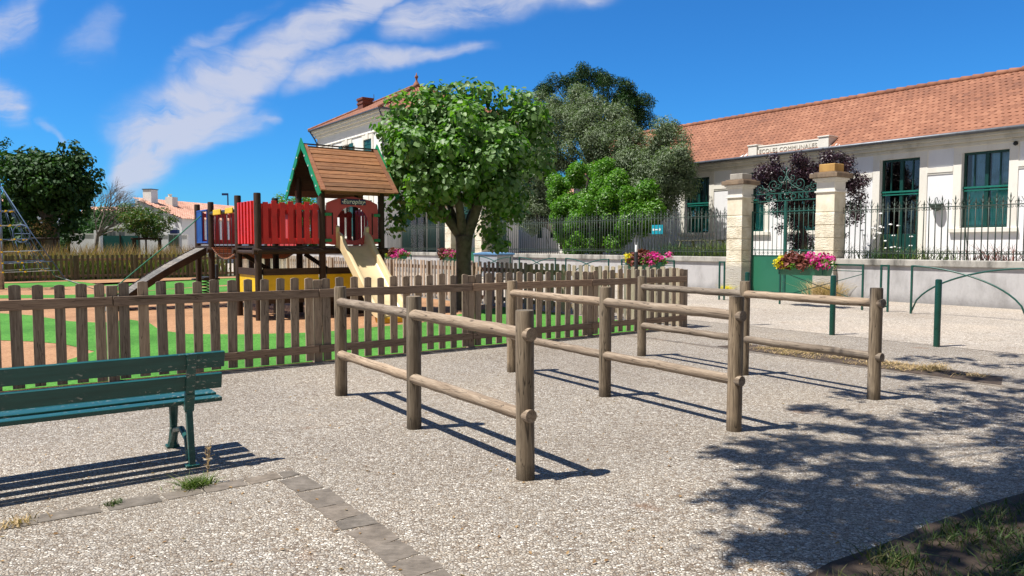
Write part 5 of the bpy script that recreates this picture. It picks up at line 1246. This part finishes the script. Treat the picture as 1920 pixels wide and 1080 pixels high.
rr = .52*(.7+.6*rng.random(len(C2))); cnt = (165000*rr**2/np.sum(rr**2)).astype(int); P, N = clump_points(C2, rr, cnt, .5, .25, 1.0); obj('crown', leaves_mesh('crown', P, N, .135, MAT['olive'], .28, shape=4), None, o)
m = M(); b0_ = Vector(E([(1060,455,0)],1120,Y,1.0, 24.2)[0]); f1 = Vector(E([(990,385,.2)],1120,Y,1.0, 24.2)[0]); 
m.tube([b0_+Vector((0,0,-.3)), b0_+Vector((-.1,0,.3)), b0_.lerp(f1,.55), f1], [.30,.24,.20,.14], 10, wob=.1)
for tpx in ((985,345,0),(1020,330,.2),(1000,300,.3)): limb(m, tuple(f1), E([tpx],1120,Y,1.0, 24.2)[0], .13, .05, 7)
m.tube([Vector(E([(1085,470,.3)],1120,Y,1.0, 24.2)[0]), Vector(E([(1110,330,.3)],1120,Y,1.0, 24.2)[0])], [.25,.16], 10, wob=.1)
hub = Vector(E([(1110,330,.3)],1120,Y,1.0, 24.2)[0])
for c in C: limb(m, tuple(hub if c[0] > -2 else f1), tuple(c), .10, .015, 6, bend=.08)
obj('trunk', m, MAT['bark_d'], o, smooth=True)
Y = 62; C = np.array(E([(1020,180,0),(1040,165,0),(1060,160,.5),(1080,165,0),(1100,150,0),(1120,158,.5),(1140,155,0),(1160,165,0),(1175,180,0),(1185,200,0),(1195,215,0),(1150,185,-1),(1125,175,-1),(1100,180,-1),(1160,200,-1),(1200,225,0),(1180,225,0),(1060,180,-1),(1030,185,0),(1140,200,0),(1212,245,0),(1205,212,.3),(1190,185,.3),(1205,195,0),(1195,235,.5),(1170,170,0),(1080,150,0),(1130,148,.3)], 1120, Y, 1.0)); C2 = np.concatenate([C+rng.normal(size=C.shape)*.3 for _ in range(3)])
o = thing('pine_tree', 'dark green pine rising behind the olive tree', 'tree', xy=((1120-960)/F*Y, Y), z=1.0, rz=0); rr = .72*(.6+.7*rng.random(len(C2))); cnt = (17000*rr**2/np.sum(rr**2)).astype(int); P, N = clump_points(C2, rr, cnt, .5, .35, .8)
obj('crown', leaves_mesh('crown', P, N, .30, MAT['pine'], .16, shape=4), None, o); m = M(); m.tube([(0,0,0),(.2,0,5),(.1,0,9)], [.35,.3,.2], 10, wob=.1)
for c in C: limb(m, (.1,0,8.5), tuple(c), .13, .03, 6, bend=.06)
obj('trunk', m, MAT['bark_d'], o, smooth=True)
Y = 32.6; C = np.array(E([(1050,345,0),(1080,330,0),(1110,322,0),(1140,325,.2),(1165,345,0),(1185,360,0),(1205,375,.3),(1215,395,.2),(1060,380,-.5),(1090,370,-.7),(1120,365,-.8),(1150,375,-.7),(1180,395,-.5),(1050,410,-.3),(1080,410,-.7),(1110,405,-.9),(1145,405,-.8),(1175,415,-.5),(1048,372,0),(1055,435,0),(1100,440,-.3),(1210,405,-.2),(1130,345,-.5),(1130,440,-.2),(1160,440,0)], 1120, Y, 1.0, 22.4)); C2 = np.concatenate([C+rng.normal(size=C.shape)*.22 for _ in range(4)])
o = thing('laurel_bush', 'big bright green rounded bush in front of the olive tree', 'bush', xy=((1120-960)/F*Y, Y), z=1.0, rz=0); rr = .42*(.7+.6*rng.random(len(C2))); cnt = (62000*rr**2/np.sum(rr**2)).astype(int); P, N = clump_points(C2, rr, cnt, .5, .45, .95)
obj('foliage', leaves_mesh('foliage', P, N, .115, MAT['bush'], .5, shape=4), None, o); m = M()
for c in C[::2]: limb(m, (random.uniform(-.4,.4), random.uniform(-.3,.3), 0), tuple(c), .06, .015, 6)
obj('stem', m, MAT['bark_d'], o, smooth=True)
Y = 32.1; shrub('camellia_shrub', 'small light green shrub behind the railing below the bright bush', 'shrub', ((1078-960)/F*Y, Y), 1.0, (.55,.4), 1.0, MAT['bush'], 900, .14, 14, .25)
Y = 26.2; px0 = 1505; C = np.array(E([(1530,330,.2),(1545,345,.2),(1525,350,.4),(1510,335,.3),(1450,345,.3),(1465,355,.4),(1440,350,.5),(1480,345,.5),(1460,380,.5),(1475,330,.4),(1495,350,.5),(1440,318,0),(1455,308,0),(1480,305,0),(1500,310,0),(1430,330,0),(1425,345,.2),(1460,330,-.3),(1490,330,-.3),(1520,315,0),(1545,308,.2),(1562,295,.2),(1575,303,.3),(1585,320,.3),(1590,345,.3),(1600,360,.3),(1598,385,.3),(1590,410,.3),(1520,340,-.3),(1550,340,0),(1440,365,0),(1470,370,0),(1500,370,-.2),(1530,370,-.2),(1450,395,.1),(1480,400,.2),(1510,400,.2),(1500,440,.3),(1520,455,.3),(1490,460,.3),(1530,425,.2),(1475,430,.4),(1600,345,.4),(1560,370,.3),(1582,440,.4),(1500,420,.5),(1440,380,.4)], px0, Y, 1.0)); C2 = np.concatenate([C+rng.normal(size=C.shape)*.16 for _ in range(3)])
o = thing('plum_tree', 'dark purple-leaved plum tree behind the green gate', 'tree', xy=((px0-960)/F*Y, Y), z=1.0, rz=0); rr = .27*(.6+.8*rng.random(len(C2))); cnt = (26000*rr**2/np.sum(rr**2)).astype(int); P, N = clump_points(C2, rr, cnt, .4, .3, 1.0)
obj('crown', leaves_mesh('crown', P, N, .085, MAT['plum'], .5, shape=4), None, o); m = M(); m.tube([(0,0,0),(.05,0,.7),(-.1,0,1.4)], [.13,.11,.09], 10, wob=.1)
for c in C: limb(m, (-.1,0,1.3), tuple(c), .045, .008, 5, bend=.08)
obj('trunk', m, MAT['bark_d'], o, smooth=True)
# tree tops behind the play tower
tree('garden_tree', 'green treetop showing behind the play tower railing', 'tree', ((572-960)/F*64, 64), 0, 3.2, .2, (0, 0, 4.4), (2.3, 2, 1.6), MAT['bush'], MAT['bark_d'], 50, 4200, .22, csize=.55)

# ------------------------------------------------------------------ background left
def reeds(name, a0, a1, b0, b1, n, h, mt, w=.02, lean=.16):
    P = np.stack([a0+(a1-a0)*rng.random(n), b0+(b1-b0)*rng.random(n)], 1); dens = np.sin(P[:, 0]*1.7)+np.sin(P[:, 0]*4.1+1)*.7; P = P[dens+rng.normal(size=n)*.9 > -1.1]
    o = link(name, blades(name, P, h, w, MAT[mt], lean), None, (0,0,0), TH); o['kind'] = 'stuff'; return o
reeds('dry_grass', -13, 10.4, 38.7, 42.5, 12000, 1.42, 'drygrass', .035, .15)
reeds('reeds', -13, 10.4, 38.5, 41, 15000, 1.05, 'greenreed', .035, .2)
def stake_frame(px, Y, label, w=.75):
    o = thing('tree_stakes', label, 'stakes', xy=((px-960)/F*Y, Y), rz=R(20)); 
    for x, y in ((-w,-.4),(w,-.4),(w,.4),(-w,.4)): m = M(); m.tube([(x,y,0),(x,y,1.9)], .05, 10); obj('stake', m, MAT['stain'], o)
    for y in (-.4,.4): m = M(); m.tube([(-w-.1,y,1.9),(w+.1,y,1.9)], .055, 8); obj('crossbar', m, MAT['stainx'], o)
    return o
stake_frame(277, 40, 'dark wooden stake frame around the young round tree', .62); stake_frame(85, 38.5, 'dark wooden stake frame around the withered sapling', .5)
tree('young_tree', 'young round tree with reddish tips held in a stake frame', 'tree', ((275-960)/F*40, 40), 0, 1.9, .05, (-.1, 0, 2.75), (1.25, 1.1, .85), MAT['maple'], MAT['bark_d'], 60, 5200, .12, csize=.34, fork=6, flat=.6, extra=E([(228,400,0),(320,412,0),(310,395,0),(240,390,0)], 275, 40, 0))
tree('withered_sapling', 'withered brown sapling held in a stake frame by the rope pyramid', 'tree', ((82-960)/F*38.5, 38.5), 0, 1.6, .04, (0, 0, 2.35), (.7, .6, .45), MAT['drygrass'], MAT['twig'], 24, 420, .08, csize=.3, inner=0, fork=6)
for px, Y, w_, h, lab in [(178,58,2.4,4.9,'green garden bush between the dark tree and the white garden wall'),(215,60,2.4,4.6,'loose green bush left of the white gabled house'),(243,60,2.0,4.7,'green bush just before the white gabled house'),(150,55,1.8,3.6,'low bush above the white garden wall')]:
    shrub('garden_bush', lab, 'bush', ((px-960)/F*Y, Y), 0, (w_, 1.5), h, MAT['hedge'], 11000, .16, 60, .6, group='garden bushes behind the far wall')
for px, Y, w_, h, lab in [(12,47,2.6,4.6,'dark bush mass behind the rope pyramid mast'),(45,50,2.2,3.6,'dark bush right behind the rope pyramid')]:
    shrub('dark_bush', lab, 'bush', ((px-960)/F*Y, Y), 0, (w_, 1.8), h, MAT['plane'], 9000, .2, 50, .7)
# garden wall, sheds, gabled house
def at(px, Y): return ((px-960)/F*Y, Y)
def xz_wall(name, label, cat, px0, px1, Y, h, mat, th=.2, pier=None):
    x0, x1 = (px0-960)/F*Y, (px1-960)/F*Y; o = thing(name, label, cat, xy=(x0, Y), rz=0); L = x1-x0; m = M(); m.box(0, L, 0, th, 0, h); obj('wall_body', m, mat, o)
    m = M(); m.box(-.03, L+.03, -.04, th+.04, h, h+.06); obj('coping', m, MAT['white'], o)
    if pier: m = M(); m.box(L+.03, L+.03+pier, -.06, th+.06, 0, h+.28); obj('pier', m, mat, o)
    return o
xz_wall('garden_wall', 'white garden wall with a raised end pier behind the dry reeds', 'wall', 133, 178, 48, 2.25, MAT['plaster'], pier=.40)
xz_wall('garden_wall', 'long low white wall in front of the gabled house', 'wall', 262, 352, 52, 2.25, MAT['plaster']); xz_wall('garden_wall', 'white wall behind the rope pyramid', 'wall', -60, 100, 50, 2.0, MAT['plaster'])
o = thing('screen_fence', 'dark green screen fence between the white garden walls', 'fence', xy=at(191, 50), rz=0); m = M(); m.box(0, 2.6, 0, .08, 0, 2.2); obj('fence_panel', m, MAT['shutter'], o); [obj('post', M().box(x, x+.06, -.05, 0, 0, 2.25), MAT['stain'], o) for x in (0, 1.27, 2.54)]
o = thing('garden_house', 'small white outbuilding with two windows beyond the screen fence', 'building', xy=at(203, 56), rz=0); w_ = (262-203)/F*56
m = M(); m.box(0, w_, 0, 3, 0, 2.75); obj('wall', m, MAT['plaster'], o); m = M(); m.prism_xz([(-.15,2.75),(w_+.1,2.95),(w_+.1,3.1),(w_*.5,3.22),(-.15,2.92)], -.15, 3.1); obj('roof', m, MAT['white'], o)
for x in (.15, .85): m = M(); m.box(x, x+.55, -.04, -.003, 2.0, 2.6); q = obj('window', m, MAT['white'], o); m = M(); [m.box(x+.05+i*.24, x+.26+i*.24, -.05, -.042, 2.05, 2.55) for i in range(2)]; obj('pane', m, MAT['greybin'], q)
# gabled house: lean gable towards the viewer, ridge receding
Yh = 62; dvec = Vector((.2283, .9736)); hang = math.atan2(dvec.y, dvec.x)-R(90)
gx, gy = at(257, Yh); hs_ = thing('gabled_house', 'white house with a pale tiled roof and white chimney left of the play tower', 'building', xy=(gx, gy), rz=hang); Wd = 4.4; Ld = 16; zr, ze = HC+87.5/F*Yh, HC+51/F*Yh
m = M(); m.add([(0,0,0),(Wd,0,0),(Wd,0,ze-.1),(0,0,zr-.12),(0,Ld,0),(Wd,Ld,0),(Wd,Ld,ze-.1),(0,Ld,zr-.12)], [(0,1,2,3),(1,5,6,2),(5,4,7,6),(4,0,3,7),(3,2,6,7)]); obj('wall', m, MAT['plaster'], hs_)
V = Vector((-Wd-.25, 0, zr-ze+.13)); rf2 = tiles((Wd+.25, -.15, ze-.1), (0,1,0), V, int((Ld+.3)/.28), 14, .28, V.length/14, h=.07); rfo2 = obj('roof', rf2, MAT['tile_old'], hs_)
m = M(); m.box(.35,1.15,.5,1.3,zr-.9,zr+.75); obj('chimney', m, MAT['white'], rfo2); m = M(); m.box(.30,1.20,.45,1.35,zr+.75,zr+.82); obj('chimney_cap', m, MAT['gutter'], rfo2); m = M(); m.box(1.0,1.7,2.4,3.1,zr-.9,zr+.25); m.lathe([(.15,zr+.25),(.15,zr+.45),(.2,zr+.5)],8,(1.25,2.7)); obj('chimney', m, MAT['trim'], rfo2)
m = M(); m.box(3.55,3.95,-.05,-.003,2.6,3.0) ; obj('vent', m, MAT['greybin'], hs_)
o = thing('meter_cabinet', 'grey-green glazed cabinet beside the gabled house wall', 'cabinet', xy=at(316, 50), rz=0); m = M(); m.box(0,.78,0,.4,0,2.35); obj('cabinet_body', m, MAT['greybin'], o, bevel=.03); m = M(); m.box(.08,.36,-.02,-.003,1.5,2.25); m.box(.42,.7,-.02,-.003,1.5,2.25); obj('door', m, MAT['hedge'] if False else MAT['iron'], o); m = M(); m.box(.15,.65,0,.35,2.35,2.6); obj('top_box', m, MAT['navy'], o)
o = thing('far_house', 'distant house with a pale tiled roof above the garden bushes', 'building', xy=at(150, 95), rz=0); m = M(); m.box(0,8,0,5,0,5.3); obj('wall', m, MAT['plaster'], o); m = M(); m.prism_yz([(-.3,5.3),(5.3,5.3),(2.5,6.6)], -.3, 8.3); obj('roof', m, MAT['tile_old'], o)
o = thing('far_house', 'distant tiled house behind the rope pyramid at the left edge', 'building', xy=at(-70, 70), rz=0); m = M(); m.box(0,7,0,5,0,4.6); obj('wall', m, MAT['plaster'], o); m = M(); m.prism_yz([(-.3,4.6),(5.3,4.6),(2.5,6.3)], -.3, 7.3); obj('roof', m, MAT['tile_old'], o)
Y = 80; sl3 = thing('street_lamp', 'slim dark street lamp rising behind the tiled roof', 'street lamp', xy=at(430, Y), rz=0); m = M(); m.tube([(0,0,0),(0,0,HC+96/F*Y)], [.09,.07], 8); obj('pole', m, MAT['navy'], sl3); m = M(); m.box(-.62,.05,-.06,.06,HC+93/F*Y,HC+97/F*Y); obj('lamp_head', m, MAT['navy'], sl3)
# distant hedgerow closing the horizon
P = np.stack([-95+165*rng.random(26000), 118+6*rng.random(26000), .2+3.4*rng.random(26000)], 1); P[:, 2] *= .75+.25*np.sin(P[:, 0]*.35)+.15*np.sin(P[:, 0]*1.3); o = link('far_woods', leaves_mesh('far_woods', P, rdir(len(P)), .75, MAT['hedge'], .6), None); o['kind'] = 'stuff'

# ------------------------------------------------------------------ the shade tree above the viewer's right (outside the frame)
zt = [(1000,160),(1080,175),(1150,165),(1250,195),(1340,150),(1380,190),(900,165),(860,240),(930,245),(650,310),(700,325),(960,300),(1040,285),(1100,280),(1180,310),(1250,320),(1350,300),(1390,340),(460,372),(540,370),(600,390),(680,405),(780,430),(860,440),(600,460),(680,465),(950,400),(1010,420),(1080,400),(1200,420),(1280,400),(1330,470),(1380,440),(250,520),(300,530),(350,575),(430,500),(480,510),(520,560),(580,540),(640,540),(760,545),(820,560),(880,550),(940,560),(180,570),(240,590),(320,600),(380,600),(700,620),(770,610),(850,620),(930,610),(1000,640),(1080,640),(1120,640),(1180,665),(1250,680),(1350,700),(1390,670),(300,680),(360,690),(220,740),(290,740),(400,750),(470,700),(520,720),(600,740),(660,700),(720,760),(430,840),(500,840),(560,850),(620,870),(700,800),(780,800),(850,790),(920,760),(980,690),(1000,800),(1060,770),(1120,770),(1200,760),(1290,760),(230,950),(290,975),(350,985),(420,970),(480,980),(550,950),(620,930),(680,920),(750,900),(830,860),(900,850),(560,1010),(620,990),(700,960),(1330,380),(1150,380),(900,480),(760,480),(140,760),(130,560),(840,680),(560,640),(620,650),(1050,220),(1120,230),(1200,250),(1300,240),(1380,260),(1020,330),(1100,340),(1300,350),(1250,380),(1050,450),(1150,440),(1380,500),(1300,520),(720,540),(500,450),(420,540),(560,780),(640,820),(760,840),(1060,820),(1150,810),(1380,740),(480,930),(380,950),(900,900)]
SC = []
for zx, zy in zt:
    px, py = 1300+zx/2.25, 600+zy/2.25; gx, gy = G(px, py); h = 5.9+random.uniform(0, 1.5); k = h/SUNV.z; SC.append((gx+SUNV.x*k, gy+SUNV.y*k, h))
for _ in range(240):                                             # shade over the earth corner and beyond the frame
    a, b_ = random.uniform(2.6, 10.5), random.uniform(-3.5, 1.75); 
    gx, gy = w2(a, b_); h = 5.6+random.uniform(0, 2.0); k = h/SUNV.z; SC.append((gx+SUNV.x*k, gy+SUNV.y*k, h))
for ga in np.arange(2.3, 9, .36):
    for gb in np.arange(-.9, 1.95, .36):
        if random.random() < .9: gx, gy = w2(ga+random.uniform(-.12,.12), min(gb+random.uniform(-.12,.12), 1.95)); h = 5.9+random.uniform(0, 1.6); k = h/SUNV.z; SC.append((gx+SUNV.x*k, gy+SUNV.y*k, h))
for _ in range(100):
    px, py = random.uniform(1930, 2300), random.uniform(640, 930); gx, gy = G(px, py); h = 6+random.uniform(0,1.5); k = h/SUNV.z; SC.append((gx+SUNV.x*k, gy+SUNV.y*k, h))
tx, ty = 4.6, 1.9; SC = np.array(SC)-np.array((tx, ty, 0)); o = thing('shade_tree', 'tree overhead that shades the pavement at the lower right', 'tree', xy=(tx, ty), rz=0)
rr = np.where(np.arange(len(SC)) < len(zt), .235, .29)*(.7+.6*rng.random(len(SC))); P, N = clump_points(SC, rr, [58]*len(SC), .8, .1, .35); obj('crown', leaves_mesh('crown', P, N, .105, MAT['linden'], .7, shape=4), None, o)
m = M(); m.tube([(0,0,0),(0,0,2),(-.1,.2,4.2)], [.30,.24,.2], 12, wob=.1); hubs = [(-1.6,1.2,5.7),(-2.5,3.0,6.0),(-.5,3.2,6.0),(.8,1.0,5.8),(-.6,-1.2,5.6),(-.2,5.2,6.2)]
for h in hubs: limb(m, (-.1,.2,4.0), h, .12, .06, 8, bend=.04)
for j in range(0, len(SC), 5): h = min(hubs, key=lambda e: (Vector(e)-Vector(SC[j])).length); limb(m, h, tuple(SC[j]), .026, .005, 4, bend=.14, segs=5)
obj('trunk', m, MAT['bark'], o, smooth=True)

# ------------------------------------------------------------------ ground details
def in_soil(n):
    out = []
    while len(out) < n:
        a, b_ = random.uniform(2.4, 7.5), random.uniform(.2, 1.95)
        lim = np.interp(a, [e[0] for e in edge], [e[1] for e in edge])
        if b_ < lim-.03-abs(random.gauss(0, .12)) : out.append((a, b_))
    return out
pts = in_soil(26000); pts = [(a, b_) for a, b_ in pts if math.sin(a*5.1+b_*3)+math.sin(b_*9+a*2.2)+random.gauss(0,.6) > -.3]
o = link('grass', blades('grass', pts, .06, .006, MAT['grass'], .6), None, (0,0,.006), TH); o['kind'] = 'stuff'
P = [(random.gauss(0,.07), random.gauss(0,.06)) for _ in range(160)]; x, y = G(1680, 1062); o = link('grass_tuft', blades('grass_tuft', P, .085, .007, MAT['grass'], .5), None, (x, y, .006)); tag(o, 'bright green grass tuft on the earth at the lower right', 'grass tuft')
n = 3400; P = [(random.uniform(9.18, 9.75), random.uniform(3.7, 7.2), random.uniform(0,.015)) for _ in range(n)]; P = [p for p in P if math.sin(p[1]*4.3)+math.sin(p[1]*11+p[0]*9)+math.sin(p[0]*14)*.8+random.gauss(0,.5) > -.1]
o = link('straw', blades('straw', P, .035, .007, MAT['straw'], 1.4), None, (0,0,.006), TH); o['kind'] = 'stuff'
for (px, py, n, h, sp, mt, lab) in [(368,912,230,.06,.055,'greenreed','green weed tuft with a dry stalk in the stone strip behind the bench'),(30,985,90,.035,.06,'straw','dry weed tuft in the stone strip at the left edge'),(212,947,50,.03,.025,'grass','tiny green weed in the stone strip left of the bench leg'),
        (1750,693,260,.07,.12,'straw','half dry grass tuft at the shaded end of the straw bed')]:
    x, y = G(px, py); P = [(random.gauss(0,sp), random.gauss(0,sp*.6)) for _ in range(n)]; me = blades('weed_tuft', P, h, .007, MAT[mt], .6); o = link('weed_tuft', me, None, (x, y, .004), TH); tag(o, lab, 'weed', 'weeds growing from the pavement')
x, y = G(388, 905); st = M(); 
for k in range(3): st.tube([(0,0,0),(.01,.0,.10),(.02*k-.01,.01,.22+.03*k)], .0022, 4)
for k in range(40): z = random.uniform(.06,.26); st.tube([(.01,0,z),(.01+random.gauss(0,.018),random.gauss(0,.012),z+.015)], .0016, 4)
o = link('dry_stalk', st.mesh('dry_stalk', MAT['straw']), None, (x, y, .0)); tag(o, 'thin dry weed stalk standing in front of the bench leg', 'weed')
# loose litter: dead leaves on the paving
P = []; 
for _ in range(500):
    gx, gy = G(random.uniform(0, 1920), 560+520*random.random()**1.2); P.append((gx, gy, .006))
P = np.array(P); a_, b_ = ab(P[:, 0], P[:, 1]); P = P[(b_ < 9.3)]
o = link('leaf_litter', leaves_mesh('leaf_litter', P, np.tile([0,0,1.], (len(P),1))+rng.normal(size=(len(P),3))*.2, .022, MAT['drygrass'], .6), None); o['kind'] = 'stuff'
